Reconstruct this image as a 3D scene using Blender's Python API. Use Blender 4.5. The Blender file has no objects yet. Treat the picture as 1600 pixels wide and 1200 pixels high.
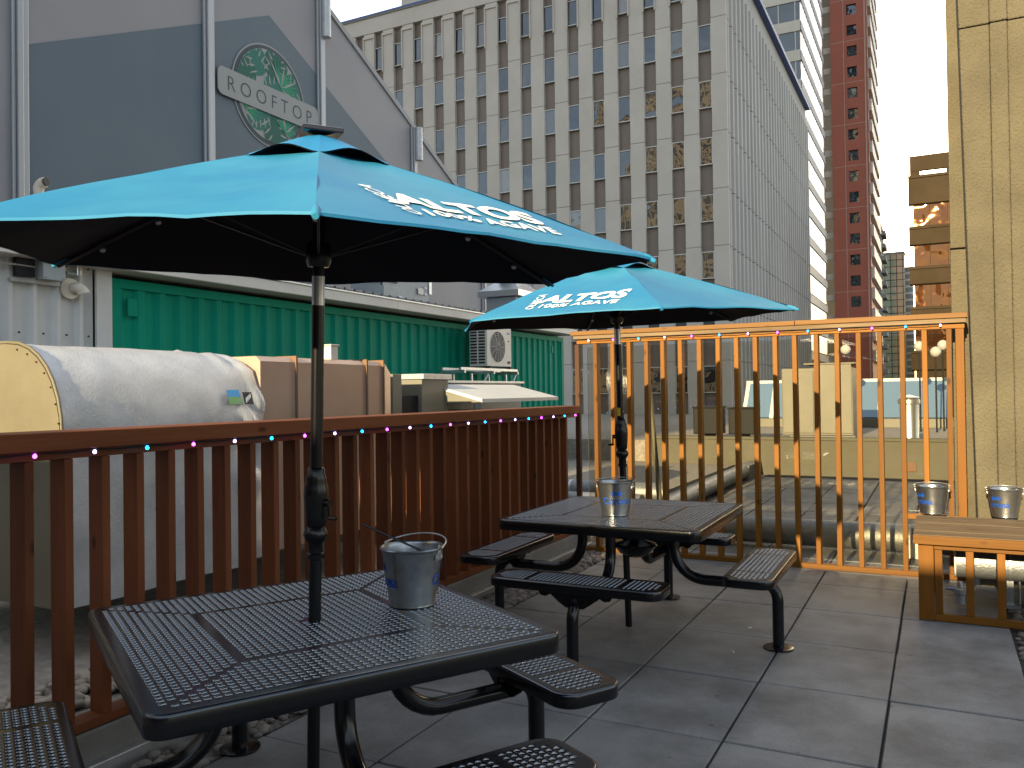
import bpy, bmesh, math, random
from mathutils import Vector, Matrix, noise as mnoise
R = math.radians
PI = math.pi
rnd = random.Random(7)
S = bpy.context.scene
COL = S.collection

# ------------------------------------------------------------------ camera
YAW, PITCH, ROLL, FPX = R(27.094), R(.63468), R(-.7579), 1296.65
_f = Vector((-math.sin(YAW)*math.cos(PITCH), math.cos(YAW)*math.cos(PITCH), math.sin(PITCH)))
_r0 = Vector((math.cos(YAW), math.sin(YAW), 0)); _u0 = _r0.cross(_f)
_r = math.cos(ROLL)*_r0 + math.sin(ROLL)*_u0; _u = -math.sin(ROLL)*_r0 + math.cos(ROLL)*_u0
cam = bpy.data.objects.new('camera', bpy.data.cameras.new('camera')); COL.objects.link(cam)
cam.matrix_world = Matrix(((_r.x, _u.x, -_f.x, 0), (_r.y, _u.y, -_f.y, 0), (_r.z, _u.z, -_f.z, 1.5), (0, 0, 0, 1)))
cam.data.sensor_width = 36; cam.data.lens = FPX/1600*36; cam.data.clip_start = .05; cam.data.clip_end = 3000
S.camera = cam

# ------------------------------------------------------------------ sky, sun, exposure
# The real sun stands low in front of the camera (it only whitens the sky there); the beam that
# throws the shadows comes from behind, thrown back by the glass towers over the street.
W = bpy.data.worlds.new('World'); S.world = W; W.use_nodes = True
wn = W.node_tree
sky = wn.nodes.new('ShaderNodeTexSky'); sky.sky_type = 'NISHITA'; sky.sun_disc = False
sky.sun_elevation = R(18); sky.sun_rotation = R(-4); sky.altitude = 1000; sky.air_density = 1.0; sky.dust_density = 2.5
bgn = wn.nodes['Background']; bgn.inputs[1].default_value = .115
wb = wn.nodes.new('ShaderNodeVectorMath'); wb.operation = 'MULTIPLY'; wb.inputs[1].default_value = (1.04, .97, .86)   # camera white balance for open shade
wn.links.new(sky.outputs[0], wb.inputs[0]); tcw = wn.nodes.new('ShaderNodeTexCoord'); cl = wn.nodes.new('ShaderNodeTexNoise'); cl.inputs['Scale'].default_value = 2.2; cl.inputs['Detail'].default_value = 6
wn.links.new(tcw.outputs['Generated'], cl.inputs['Vector'])
cr = wn.nodes.new('ShaderNodeValToRGB'); cr.color_ramp.elements[0].position = .35; cr.color_ramp.elements[1].position = .62       # thin bright cloud veil
cr.color_ramp.elements[0].color = (.55, .55, .56, 1); cr.color_ramp.elements[1].color = (2.4, 2.3, 2.15, 1); wn.links.new(cl.outputs[0], cr.inputs[0])
ad = wn.nodes.new('ShaderNodeVectorMath'); ad.operation = 'ADD'; wn.links.new(wb.outputs[0], ad.inputs[0]); wn.links.new(cr.outputs[0], ad.inputs[1])
wn.links.new(ad.outputs[0], bgn.inputs[0])
sl = bpy.data.lights.new('sun', 'SUN'); sl.energy = 4.8; sl.angle = R(.5); sl.color = (1, .80, .48)
so = bpy.data.objects.new('sun', sl); COL.objects.link(so)
BEAM = Vector((.04, 1, -.268)).normalized()
so.rotation_euler = BEAM.to_track_quat('-Z', 'Y').to_euler()
S.view_settings.view_transform = 'Standard'; S.view_settings.look = 'None'
S.view_settings.exposure = 1.36; S.view_settings.gamma = 1
S.render.engine = 'CYCLES'

# ------------------------------------------------------------------ materials
def mat(name, col, rough=.6, metal=0., var=None, scale=(1, 1, 1), ns=4., detail=5., bump=0., bscale=40., coord='Object',
        lo=.3, hi=.7, spec=None, isl=0., emit=None, ior=None, objrnd=True):
    m = bpy.data.materials.new(name); m.use_nodes = True
    nt = m.node_tree; N = nt.nodes; L = nt.links; b = N['Principled BSDF']
    b.inputs['Base Color'].default_value = (*col, 1); b.inputs['Roughness'].default_value = rough; b.inputs['Metallic'].default_value = metal
    if spec is not None: b.inputs['Specular IOR Level'].default_value = spec
    if ior: b.inputs['IOR'].default_value = ior
    if emit: b.inputs['Emission Color'].default_value = (*col, 1); b.inputs['Emission Strength'].default_value = emit
    tc = N.new('ShaderNodeTexCoord'); mp = N.new('ShaderNodeMapping'); mp.inputs['Scale'].default_value = scale
    L.new(tc.outputs[coord], mp.inputs[0])
    if objrnd:
        oi = N.new('ShaderNodeObjectInfo'); mu = N.new('ShaderNodeMath'); mu.operation = 'MULTIPLY'; mu.inputs[1].default_value = 37.
        L.new(oi.outputs['Random'], mu.inputs[0]); L.new(mu.outputs[0], mp.inputs['Location'])
    out = None
    if var:
        n = N.new('ShaderNodeTexNoise'); n.inputs['Scale'].default_value = ns; n.inputs['Detail'].default_value = detail; n.inputs['Roughness'].default_value = .6
        L.new(mp.outputs[0], n.inputs['Vector'])
        cr = N.new('ShaderNodeValToRGB'); cr.color_ramp.elements[0].position = lo; cr.color_ramp.elements[1].position = hi
        cr.color_ramp.elements[0].color = (*col, 1); cr.color_ramp.elements[1].color = (*var, 1)
        L.new(n.outputs[0], cr.inputs[0]); out = cr.outputs[0]
    if isl and out:
        g = N.new('ShaderNodeNewGeometry'); mr = N.new('ShaderNodeMapRange'); mr.inputs['To Min'].default_value = 1-isl; mr.inputs['To Max'].default_value = 1+isl
        L.new(g.outputs['Random Per Island'], mr.inputs[0])
        mx = N.new('ShaderNodeVectorMath'); mx.operation = 'SCALE'; L.new(out, mx.inputs[0]); L.new(mr.outputs[0], mx.inputs['Scale']); out = mx.outputs[0]
    if out: L.new(out, b.inputs['Base Color'])
    if bump:
        n2 = N.new('ShaderNodeTexNoise'); n2.inputs['Scale'].default_value = bscale; n2.inputs['Detail'].default_value = 4
        L.new(mp.outputs[0], n2.inputs['Vector'])
        bp = N.new('ShaderNodeBump'); bp.inputs['Strength'].default_value = bump; bp.inputs['Distance'].default_value = .02
        L.new(n2.outputs[0], bp.inputs['Height']); L.new(bp.outputs[0], b.inputs['Normal'])
    return m

def wood(name, c1, c2, axis, rough=.55):
    sc = [26, 26, 26]; sc['xyz'.index(axis)] = 1.6
    m = mat(name, c1, rough, var=c2, scale=sc, ns=1., detail=7, bump=.12, bscale=2., lo=.25, hi=.75, spec=.18)
    nt = m.node_tree; N = nt.nodes; L = nt.links; b = N['Principled BSDF']
    src = b.inputs['Base Color'].links[0].from_socket
    tc = next(n for n in N if n.type == 'TEX_COORD'); oi = next(n for n in N if n.type == 'OBJECT_INFO')
    mp = N.new('ShaderNodeMapping'); s2 = [1, 1, 1]
    for i in range(3): s2[i] = 9. if i != 'xyz'.index(axis) else 4.
    mp.inputs['Scale'].default_value = s2
    mu = N.new('ShaderNodeMath'); mu.operation = 'MULTIPLY'; mu.inputs[1].default_value = 61.
    L.new(oi.outputs['Random'], mu.inputs[0]); L.new(mu.outputs[0], mp.inputs['Location']); L.new(tc.outputs['Object'], mp.inputs[0])
    vo = N.new('ShaderNodeTexVoronoi'); vo.inputs['Scale'].default_value = .8; L.new(mp.outputs[0], vo.inputs['Vector'])
    cr = N.new('ShaderNodeValToRGB'); cr.color_ramp.elements[0].position = .05; cr.color_ramp.elements[1].position = .13
    cr.color_ramp.elements[0].color = (.35, .3, .28, 1); cr.color_ramp.elements[1].color = (1, 1, 1, 1)
    L.new(vo.outputs['Distance'], cr.inputs[0])
    mx = N.new('ShaderNodeMix'); mx.data_type = 'RGBA'; mx.blend_type = 'MULTIPLY'; mx.inputs[0].default_value = 1
    L.new(src, mx.inputs[6]); L.new(cr.outputs[0], mx.inputs[7])
    mr = N.new('ShaderNodeMapRange'); mr.inputs['To Min'].default_value = .70; mr.inputs['To Max'].default_value = 1.25
    L.new(oi.outputs['Random'], mr.inputs[0])
    vm = N.new('ShaderNodeVectorMath'); vm.operation = 'SCALE'; L.new(mx.outputs[2], vm.inputs[0]); L.new(mr.outputs[0], vm.inputs['Scale'])
    L.new(vm.outputs[0], b.inputs['Base Color'])
    return m

def grid_mat(name, c_cell, c_line, cw, ch, lw, rough=.1, metal=0., horiz='x', c2=None, ior=None, off=0.):
    """brick pattern of cells cw x ch metres on a vertical face (a curtain wall seen far away)"""
    m = mat(name, c_cell, rough, metal, objrnd=False, ior=ior); nt = m.node_tree; N = nt.nodes; L = nt.links; b = N['Principled BSDF']
    g = N.new('ShaderNodeNewGeometry'); sp = N.new('ShaderNodeSeparateXYZ'); cb = N.new('ShaderNodeCombineXYZ')
    L.new(g.outputs['Position'], sp.inputs[0]); L.new(sp.outputs[0 if horiz == 'x' else 1], cb.inputs[0]); L.new(sp.outputs[2], cb.inputs[1])
    br = N.new('ShaderNodeTexBrick'); br.offset = off; br.inputs['Scale'].default_value = 1; br.inputs['Brick Width'].default_value = cw
    br.inputs['Row Height'].default_value = ch; br.inputs['Mortar Size'].default_value = lw; br.inputs['Mortar Smooth'].default_value = 0
    br.inputs['Color1'].default_value = (*c_cell, 1); br.inputs['Color2'].default_value = (*(c2 or c_cell), 1); br.inputs['Mortar'].default_value = (*c_line, 1)
    L.new(cb.outputs[0], br.inputs['Vector']); L.new(br.outputs[0], b.inputs['Base Color'])
    return m

def wavy(m, scale, strength, dist):
    nt = m.node_tree; N = nt.nodes; L = nt.links; b = N['Principled BSDF']
    g = N.new('ShaderNodeNewGeometry'); n = N.new('ShaderNodeTexNoise'); n.inputs['Scale'].default_value = scale; n.inputs['Detail'].default_value = 1.5
    L.new(g.outputs['Position'], n.inputs['Vector'])
    bp = N.new('ShaderNodeBump'); bp.inputs['Strength'].default_value = strength; bp.inputs['Distance'].default_value = dist
    L.new(n.outputs[0], bp.inputs['Height']); L.new(bp.outputs[0], b.inputs['Normal'])
    return m

M = {}
M['wood_l'] = wood('red_cedar_upright', (.115, .035, .0135), (.17, .053, .020), 'z')
M['wood_ly'] = wood('red_cedar_rail', (.15, .046, .018), (.22, .070, .027), 'y')
M['wood_r'] = wood('amber_cedar_upright', (.138, .052, .0052), (.186, .076, .009), 'z')
M['wood_rx'] = wood('amber_cedar_rail', (.155, .062, .007), (.205, .087, .0115), 'x')
M['wood_cap'] = wood('amber_cap', (.18, .085, .022), (.23, .113, .033), 'x')
M['wood_old'] = wood('weathered_plank', (.10, .064, .034), (.25, .185, .115), 'x', .75)
M['paver'] = mat('concrete_paver', (.158, .163, .168), .62, var=(.226, .232, .237), ns=2.2, detail=8, bump=.15, bscale=90, isl=.10, objrnd=False)
def stain(m):
    nt = m.node_tree; N = nt.nodes; L = nt.links; b = N['Principled BSDF']; src = b.inputs['Base Color'].links[0].from_socket
    tc = N.new('ShaderNodeNewGeometry')
    n = N.new('ShaderNodeTexNoise'); n.inputs['Scale'].default_value = 1.1; n.inputs['Detail'].default_value = 9; n.inputs['Roughness'].default_value = .68; L.new(tc.outputs['Position'], n.inputs['Vector'])
    c1 = N.new('ShaderNodeValToRGB'); c1.color_ramp.elements[0].position = .36; c1.color_ramp.elements[1].position = .58; c1.color_ramp.elements[0].color = (.66, .65, .64, 1); c1.color_ramp.elements[1].color = (1.06, 1.06, 1.05, 1); L.new(n.outputs[0], c1.inputs[0])
    v = N.new('ShaderNodeTexVoronoi'); v.inputs['Scale'].default_value = 5.5; v.inputs['Randomness'].default_value = 1; L.new(tc.outputs['Position'], v.inputs['Vector'])
    c2 = N.new('ShaderNodeValToRGB'); c2.color_ramp.elements[0].position = .055; c2.color_ramp.elements[1].position = .085; c2.color_ramp.elements[0].color = (.55, .54, .53, 1); c2.color_ramp.elements[1].color = (1, 1, 1, 1); L.new(v.outputs['Distance'], c2.inputs[0])
    n3 = N.new('ShaderNodeTexNoise'); n3.inputs['Scale'].default_value = 160; n3.inputs['Detail'].default_value = 2; L.new(tc.outputs['Position'], n3.inputs['Vector'])
    c3 = N.new('ShaderNodeValToRGB'); c3.color_ramp.elements[0].position = .3; c3.color_ramp.elements[1].position = .7; c3.color_ramp.elements[0].color = (.86, .86, .86, 1); c3.color_ramp.elements[1].color = (1.12, 1.12, 1.12, 1); L.new(n3.outputs[0], c3.inputs[0])
    for c in (c1, c2, c3):
        mx = N.new('ShaderNodeVectorMath'); mx.operation = 'MULTIPLY'; L.new(src, mx.inputs[0]); L.new(c.outputs[0], mx.inputs[1]); src = mx.outputs[0]
    L.new(src, b.inputs['Base Color'])
stain(M['paver'])
M['joint'] = mat('paver_joint', (.035, .034, .033), .95, objrnd=False)
M['shaded_post'] = wood('shaded_cedar_post', (.042, .018, .009), (.06, .027, .013), 'z')  # cedar darkened in colour to stand for shade on the corner post
M['conc'] = mat('curb_concrete', (.15, .148, .14), .85, var=(.22, .215, .20), ns=3, bump=.2, bscale=60)
M['conc_buff'] = mat('buff_parapet_concrete', (.088, .083, .060), .8, var=(.11, .104, .075), ns=1.2, bump=.05)  # even buff colour of the parapet concrete
M['gravelbed'] = mat('gravel_bed', (.10, .09, .08), .95, var=(.30, .27, .23), ns=30, detail=3, bump=.8, bscale=45, objrnd=False)
M['pebble'] = mat('river_pebble', (.10, .09, .08), .75, var=(.20, .18, .16), ns=3, isl=.45, objrnd=False)
M['pebble_w'] = mat('tan_pebble', (.24, .21, .17), .75, var=(.36, .32, .27), ns=3, isl=.35, objrnd=False)
M['black'] = mat('black_plastisol', (.004, .0045, .006), .2, spec=.42)
M['blacktop'] = mat('black_plastisol_top', (.004, .005, .008), .24, ior=1.8)
M['blackrim'] = mat('black_plastisol_rim', (.006, .007, .010), .14, ior=3.6)
for _m in ('blacktop', 'blackrim'): M[_m].node_tree.nodes['Principled BSDF'].inputs['Specular Tint'].default_value = (.80, .90, 1, 1)  # blue sky sheen is put into the specular tint
M['hole'] = mat('hole_wall_shade', (.002, .002, .003), .7, spec=.1)  # coating darkened inside the holes to deepen their shade
M['blackpole'] = mat('black_paint', (.004, .004, .005), .25, spec=.4)
M['alu'] = mat('brushed_aluminium', (.62, .63, .64), .32, .9)
M['upright_alu'] = mat('dull_aluminium', (.36, .37, .385), .5, .5)
M['steel'] = mat('galvanised_steel', (.42, .44, .46), .42, .85, var=(.55, .57, .59), ns=14, bump=.05, bscale=20)
M['bucket'] = mat('galvanised_bucket', (.25, .265, .28), .28, .95, var=(.36, .375, .385), ns=18, bump=.10, bscale=22)
M['blueprint'] = mat('blue_print', (.006, .06, .33), .5)
M['canopy'] = mat('turquoise_canvas', (.007, .150, .32), .55, var=(.032, .225, .355), ns=1.3, detail=4, bump=.10, bscale=7, lo=.38, hi=.75, scale=(1, 1.3, 2), spec=.35)
M['vent'] = mat('blue_vent_canvas', (.010, .165, .37), .65, spec=.35)
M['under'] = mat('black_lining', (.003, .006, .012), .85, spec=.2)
M['white'] = mat('white_print', (.78, .80, .80), .6)
M['solar'] = mat('solar_panel_black', (.01, .008, .012), .18)
M['rib'] = mat('dark_rib', (.03, .03, .032), .4, .5)
M['green'] = mat('green_container_paint', (.001, .22, .145), .55, var=(.001, .26, .17), ns=1.2, spec=.08)
M['whitesteel'] = mat('white_cladding', (.50, .51, .51), .45, var=(.58, .59, .58), ns=2)
M['fascia'] = mat('white_fascia', (.56, .55, .52), .5, var=(.64, .63, .60), ns=1.5)
M['soffit'] = mat('beige_soffit', (.46, .42, .37), .7)
M['tent'] = mat('grey_tent_fabric', (.25, .24, .25), .6, var=(.285, .275, .285), ns=.5, detail=5, bump=.25, bscale=.9)
M['tentdark'] = mat('slate_tent_paint', (.084, .118, .150), .6, var=(.104, .138, .165), ns=.6, detail=5, bump=.25, bscale=.9)
M['tentside'] = mat('pale_tent_fabric', (.32, .32, .33), .7)
M['sign'] = mat('sign_grey', (.30, .31, .305), .7)
M['signdark'] = mat('sign_slate', (.045, .065, .080), .7)
M['leaf1'] = mat('print_leaf_dark', (.008, .105, .075), .7)
M['leaf2'] = mat('print_leaf_green', (.012, .24, .125), .7)
M['leaf3'] = mat('print_leaf_teal', (.014, .15, .115), .7)
M['foil'] = mat('silver_foil_jacket', (.44, .455, .465), .5, .45, var=(.58, .59, .60), ns=6, detail=9, bump=.22, bscale=75)
M['foilpipe'] = mat('stucco_aluminium', (.20, .21, .22), .42, .6, var=(.27, .28, .29), ns=30, bump=.3, bscale=80)
M['tan'] = mat('tan_duct_end', (.118, .104, .066), .6, var=(.15, .134, .088), ns=2.5, bump=.1, bscale=30)
M['copper'] = mat('brown_duct_metal', (.40, .275, .20), .42, .4, var=(.46, .36, .29), ns=1.3, detail=3)
M['cream'] = mat('cream_unit_paint', (.125, .118, .09), .5, var=(.155, .147, .115), ns=2)
M['greyunit'] = mat('grey_unit_paint', (.26, .30, .32), .5, var=(.32, .355, .37), ns=2)
M['acw'] = mat('ac_white_paint', (.60, .58, .54), .45)
M['dark'] = mat('dark_gap', (.012, .012, .013), .6)
M['darkgrey'] = mat('dark_grey_paint', (.014, .015, .017), .6, spec=.2)
M['pvc'] = mat('cream_pvc', (.58, .54, .46), .45)
M['lime'] = mat('limestone_pier', (.405, .372, .33), .75, var=(.47, .435, .39), ns=.35, detail=6, bump=.03)
M['limed'] = mat('limestone_joint', (.16, .15, .14), .8)
M['ribbed'] = mat('ribbed_concrete', (.32, .31, .295), .8, var=(.39, .38, .36), ns=.3, detail=6, scale=(1, 1, .3))
M['spandrel'] = mat('brown_spandrel', (.15, .118, .096), .55, var=(.18, .145, .12), ns=.5)
M['winframe'] = mat('window_frame_grey', (.52, .52, .50), .45)
M['glass'] = wavy(mat('office_glass', (.018, .022, .026), .02, ior=1.95, objrnd=False), .6, .8, .06)
_g2 = M['glass'].node_tree; _oi = _g2.nodes.new('ShaderNodeObjectInfo'); _c = _g2.nodes.new('ShaderNodeValToRGB'); _c.color_ramp.interpolation = 'CONSTANT'   # blinds down, half drawn or open
_c.color_ramp.elements[0].color = (.012, .014, .016, 1); _c.color_ramp.elements[1].position = .55; _c.color_ramp.elements[1].color = (.035, .035, .033, 1)
for _p, _k in ((.75, (.09, .085, .075, 1)), (.87, (.16, .15, .125, 1)), (.93, (.02, .03, .04, 1))): _e = _c.color_ramp.elements.new(_p); _e.color = _k
_g2.links.new(_oi.outputs['Random'], _c.inputs[0]); _g2.links.new(_c.outputs[0], _g2.nodes['Principled BSDF'].inputs['Base Color'])
M['roofblue'] = mat('blue_coping', (.05, .10, .28), .5)
M['pillar'] = mat('buff_precast', (.082, .071, .045), .9, var=(.120, .104, .066), ns=2.4, detail=10, bump=.8, bscale=60, scale=(1, 1, .8), lo=.32, hi=.68)
_p = M['pillar'].node_tree; _b = _p.nodes['Principled BSDF']; _s = _b.inputs['Base Color'].links[0].from_socket
_q = _p.nodes.new('ShaderNodeNewGeometry'); _v = _p.nodes.new('ShaderNodeTexVoronoi'); _v.inputs['Scale'].default_value = 46; _p.links.new(_q.outputs['Position'], _v.inputs['Vector'])
_c = _p.nodes.new('ShaderNodeValToRGB'); _c.color_ramp.elements[0].position = .10; _c.color_ramp.elements[1].position = .20; _c.color_ramp.elements[0].color = (.55, .52, .5, 1); _c.color_ramp.elements[1].color = (1, 1, 1, 1); _p.links.new(_v.outputs['Distance'], _c.inputs[0])
_m = _p.nodes.new('ShaderNodeVectorMath'); _m.operation = 'MULTIPLY'; _p.links.new(_s, _m.inputs[0]); _p.links.new(_c.outputs[0], _m.inputs[1]); _p.links.new(_m.outputs[0], _b.inputs['Base Color'])
M['brown'] = mat('brown_office_precast', (.028, .018, .008), .8, var=(.043, .028, .013), spec=.2, ns=.4)
M['orange_reflection'] = wavy(mat('orange_reflection_glass', (.15, .062, .024), .04, .85, objrnd=False), .5, .8, .25)  # orange reflection of a building opposite is put into the glass colour
M['redt'] = mat('red_granite', (.30, .080, .046), .6, var=(.345, .093, .055), ns=.3)
M['redtrim'] = mat('pale_red_trim', (.42, .28, .22), .6)
M['whitet'] = mat('cream_tower_panel', (.42, .385, .32), .5, var=(.48, .44, .37), ns=.3)
M['sidet'] = mat('pale_blue_panel', (.135, .155, .165), .5)
M['twg'] = wavy(mat('tower_glass', (.055, .055, .05), .03, ior=1.9, objrnd=False), .3, .4, .2)
M['mirror'] = wavy(mat('mirror_glass', (.55, .62, .66), .05, .9, objrnd=False), .25, .35, .2)
M['curtain'] = grid_mat('green_curtain_wall', (.36, .42, .30), (.05, .06, .05), 1.6, 1.9, .10, .08, .6, 'x', (.42, .48, .36))
M['skyglass'] = wavy(mat('skylight_glass', (.20, .31, .44), .08, .5, objrnd=False), .6, .2, .1)
M['globe'] = mat('opal_globe', (.45, .445, .42), .25)
M['backt'] = grid_mat('sunlit_beige_windows', (.05, .06, .07), (.80, .66, .42), 2.6, 3.4, .55, .3, 0, 'x', (.09, .10, .11))  # beige raised in colour to stand in for sunlight on the blocks
M['backlow'] = mat('grey_block', (.30, .29, .27), .8)
M['street'] = mat('street_asphalt', (.05, .05, .052), .9, var=(.07, .07, .07), ns=.2, objrnd=False)
M['rooffelt'] = mat('roof_gravel', (.20, .185, .16), .95, var=(.33, .30, .26), ns=14, detail=4, bump=.6, bscale=30, objrnd=False)
M['yellow'] = mat('yellow_tag', (.70, .52, .03), .5)
M['stick_b'] = mat('sticker_blue', (.06, .30, .62), .5); M['stick_g'] = mat('sticker_green', (.20, .42, .16), .5); M['stick_k'] = mat('sticker_black', (.02, .022, .026), .5)
M['led_m'] = mat('led_magenta', (.85, .07, 1.), .3, emit=4.); M['led_w'] = mat('led_white', (.55, .42, 1.), .3, emit=3.5); M['led_c'] = mat('led_cyan', (.01, .42, .95), .3, emit=4.)
M['rust'] = mat('rusty_steel', (.16, .09, .05), .8)
# tinted pane: partly see-through, partly mirror
gm = bpy.data.materials.new('smoked_glass_pane'); gm.use_nodes = True; _n = gm.node_tree.nodes; _l = gm.node_tree.links
_n.remove(_n['Principled BSDF']); _t = _n.new('ShaderNodeBsdfTransparent'); _t.inputs[0].default_value = (.88, .865, .81, 1)
_g = _n.new('ShaderNodeBsdfGlossy'); _g.inputs['Roughness'].default_value = .01; _g.inputs[0].default_value = (.9, .9, .9, 1)
_fr = _n.new('ShaderNodeFresnel'); _fr.inputs[0].default_value = 1.5; _mx = _n.new('ShaderNodeMixShader')
_l.new(_fr.outputs[0], _mx.inputs[0]); _l.new(_t.outputs[0], _mx.inputs[1]); _l.new(_g.outputs[0], _mx.inputs[2]); _l.new(_mx.outputs[0], _n['Material Output'].inputs[0])
M['pane'] = gm

# ------------------------------------------------------------------ mesh helpers
class MB:
    def __init__(s): s.v = []; s.f = []; s.m = []
    def add(s, vs, fs, m=0):
        o = len(s.v); s.v += [tuple(p) for p in vs]; s.f += [tuple(i+o for i in f) for f in fs]; s.m += [m]*len(fs); return s
    def box(s, x0, x1, y0, y1, z0, z1, m=0):
        return s.add([(x0,y0,z0),(x1,y0,z0),(x1,y1,z0),(x0,y1,z0),(x0,y0,z1),(x1,y0,z1),(x1,y1,z1),(x0,y1,z1)],
                     [(0,3,2,1),(4,5,6,7),(0,1,5,4),(1,2,6,5),(2,3,7,6),(3,0,4,7)], m)
    def quad(s, a, b, c, d, m=0): return s.add([a, b, c, d], [(0, 1, 2, 3)], m)
    def tube(s, path, r, seg=12, m=0, caps=True):
        P = [Vector(p) for p in path]; rs = r if isinstance(r, (list, tuple)) else [r]*len(P)
        T = [(P[min(i+1, len(P)-1)]-P[max(i-1, 0)]).normalized() for i in range(len(P))]
        n = T[0].orthogonal().normalized(); vs = []
        for i, p in enumerate(P):
            n = (n - T[i]*n.dot(T[i])).normalized(); b = T[i].cross(n)
            vs += [p + rs[i]*(math.cos(2*PI*k/seg)*n + math.sin(2*PI*k/seg)*b) for k in range(seg)]
        fs = [(i*seg+k, i*seg+(k+1) % seg, (i+1)*seg+(k+1) % seg, (i+1)*seg+k) for i in range(len(P)-1) for k in range(seg)]
        if caps: fs += [tuple(range(seg))[::-1], tuple((len(P)-1)*seg+k for k in range(seg))]
        return s.add(vs, fs, m)
    def lathe(s, prof, seg=24, c=(0, 0, 0), m=0, caps=True, mats=None):
        vs = [(c[0]+r*math.cos(2*PI*k/seg), c[1]+r*math.sin(2*PI*k/seg), c[2]+z) for r, z in prof for k in range(seg)]
        n = len(prof)
        for i in range(n-1):
            pass
        fs = [(i*seg+k, i*seg+(k+1) % seg, (i+1)*seg+(k+1) % seg, (i+1)*seg+k) for i in range(n-1) for k in range(seg)]
        if caps: fs += [tuple(range(seg))[::-1], tuple((n-1)*seg+k for k in range(seg))]
        return s.add(vs, fs, m)
    def prism(s, poly, a, b, fn, m=0):
        """poly of 2d points swept from a to b; fn(u,v,w) -> xyz"""
        n = len(poly); vs = [fn(u, v, a) for u, v in poly] + [fn(u, v, b) for u, v in poly]
        return s.add(vs, [tuple(range(n))[::-1], tuple(range(n, 2*n))] + [(i, (i+1) % n, n+(i+1) % n, n+i) for i in range(n)], m)
    def map(s, fn): s.v = [tuple(fn(*p)) for p in s.v]; return s
    def build(s, name, mats, parent=None, loc=None, smooth=None, bevel=0., recalc=True):
        me = bpy.data.meshes.new(name); me.from_pydata(s.v, [], s.f)
        if not isinstance(mats, (list, tuple)): mats = [mats]
        for x in mats: me.materials.append(M[x] if isinstance(x, str) else x)
        me.polygons.foreach_set('material_index', s.m)
        if recalc:
            bm = bmesh.new(); bm.from_mesh(me); bmesh.ops.recalc_face_normals(bm, faces=bm.faces); bm.to_mesh(me); bm.free()
        if smooth:
            me.polygons.foreach_set('use_smooth', [True]*len(me.polygons)); me.set_sharp_from_angle(angle=R(smooth))
        me.update()
        o = bpy.data.objects.new(name, me); COL.objects.link(o)
        if parent: o.parent = parent
        if loc: o.location = loc
        if bevel:
            b = o.modifiers.new('bevel', 'BEVEL'); b.width = bevel; b.segments = 2; b.limit_method = 'ANGLE'; b.angle_limit = R(40)
        return o

def tag(o, label=None, cat=None, group=None, kind=None):
    if label: o['label'] = label
    if cat: o['category'] = cat
    if group: o['group'] = group
    if kind: o['kind'] = kind
    return o
def thing(name, label, cat, loc=(0, 0, 0), rz=0., group=None):
    o = bpy.data.objects.new(name, None); COL.objects.link(o); o.empty_display_size = .2
    o.location = loc; o.rotation_euler = (0, 0, rz)
    return tag(o, label, cat, group)
def struct(o): o['kind'] = 'structure'; return o
def dup(o, parent, loc=None):
    c = o.copy(); COL.objects.link(c); c.parent = parent
    if loc: c.location = loc
    for ch in list(o.children): dup(ch, c)
    return c
def text2d(body, size, bold=0., shear=0., spacing=1.):
    cu = bpy.data.curves.new('lettering', 'FONT'); cu.body = body; cu.size = size; cu.offset = bold; cu.shear = shear; cu.resolution_u = 4
    cu.space_character = spacing; cu.align_x = 'CENTER'; cu.align_y = 'BOTTOM_BASELINE'
    ob = bpy.data.objects.new('lettering', cu); COL.objects.link(ob)
    dg = bpy.context.evaluated_depsgraph_get(); me = bpy.data.meshes.new_from_object(ob.evaluated_get(dg))
    vs = [(v.co.x, v.co.y) for v in me.vertices]; fs = [tuple(p.vertices) for p in me.polygons]
    bpy.data.objects.remove(ob); bpy.data.curves.remove(cu); bpy.data.meshes.remove(me)
    return vs, fs
def arc(c, r, a0, a1, n, u, v):
    u = Vector(u); v = Vector(v); c = Vector(c)
    return [c + r*(math.cos(R(a0+(a1-a0)*i/n))*u + math.sin(R(a0+(a1-a0)*i/n))*v) for i in range(n+1)]

# ================================================================== SETTING
# ground far below, terrace slab with pavers, roofs
struct(MB().box(-900, 900, -300, 1500, -26.2, -26).build('ground', 'street'))
struct(MB().box(-2.72, .42, -5.5, 15.4, -.30, -.022).build('terrace_slab', 'joint'))
pv = MB(); PX, PY, X0, Y0 = .612, .80, -.2295, 5.175
for i in range(-6, 2):
    for j in range(-14, 14):
        x0 = X0+(i-1)*PX+PX; x1 = x0+PX; y0 = Y0+j*PY; y1 = y0+PY
        if i == -4: pass
        x0 = max(x0, -2.70); x1 = min(x1, .39)
        if x1-x0 < .08 or y1 > 15.42 or (y0 < 7.42 < y1 and False): continue
        g = .0055; h = rnd.uniform(-.003, .003); jx = rnd.uniform(-.002, .002); jy = rnd.uniform(-.002, .002)
        a, b, c, d = x0+g+jx, x1-g+jx, y0+g+jy, y1-g+jy; t = .004
        pv.add([(a,c,-.02),(b,c,-.02),(b,d,-.02),(a,d,-.02),(a,c,h-t),(b,c,h-t),(b,d,h-t),(a,d,h-t),(a+t,c+t,h),(b-t,c+t,h),(b-t,d-t,h),(a+t,d-t,h)],
               [(0,1,5,4),(1,2,6,5),(2,3,7,6),(3,0,4,7),(4,5,9,8),(5,6,10,9),(6,7,11,10),(7,4,8,11),(8,9,10,11)])
struct(pv.build('paved_terrace', 'paver', recalc=False))
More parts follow.
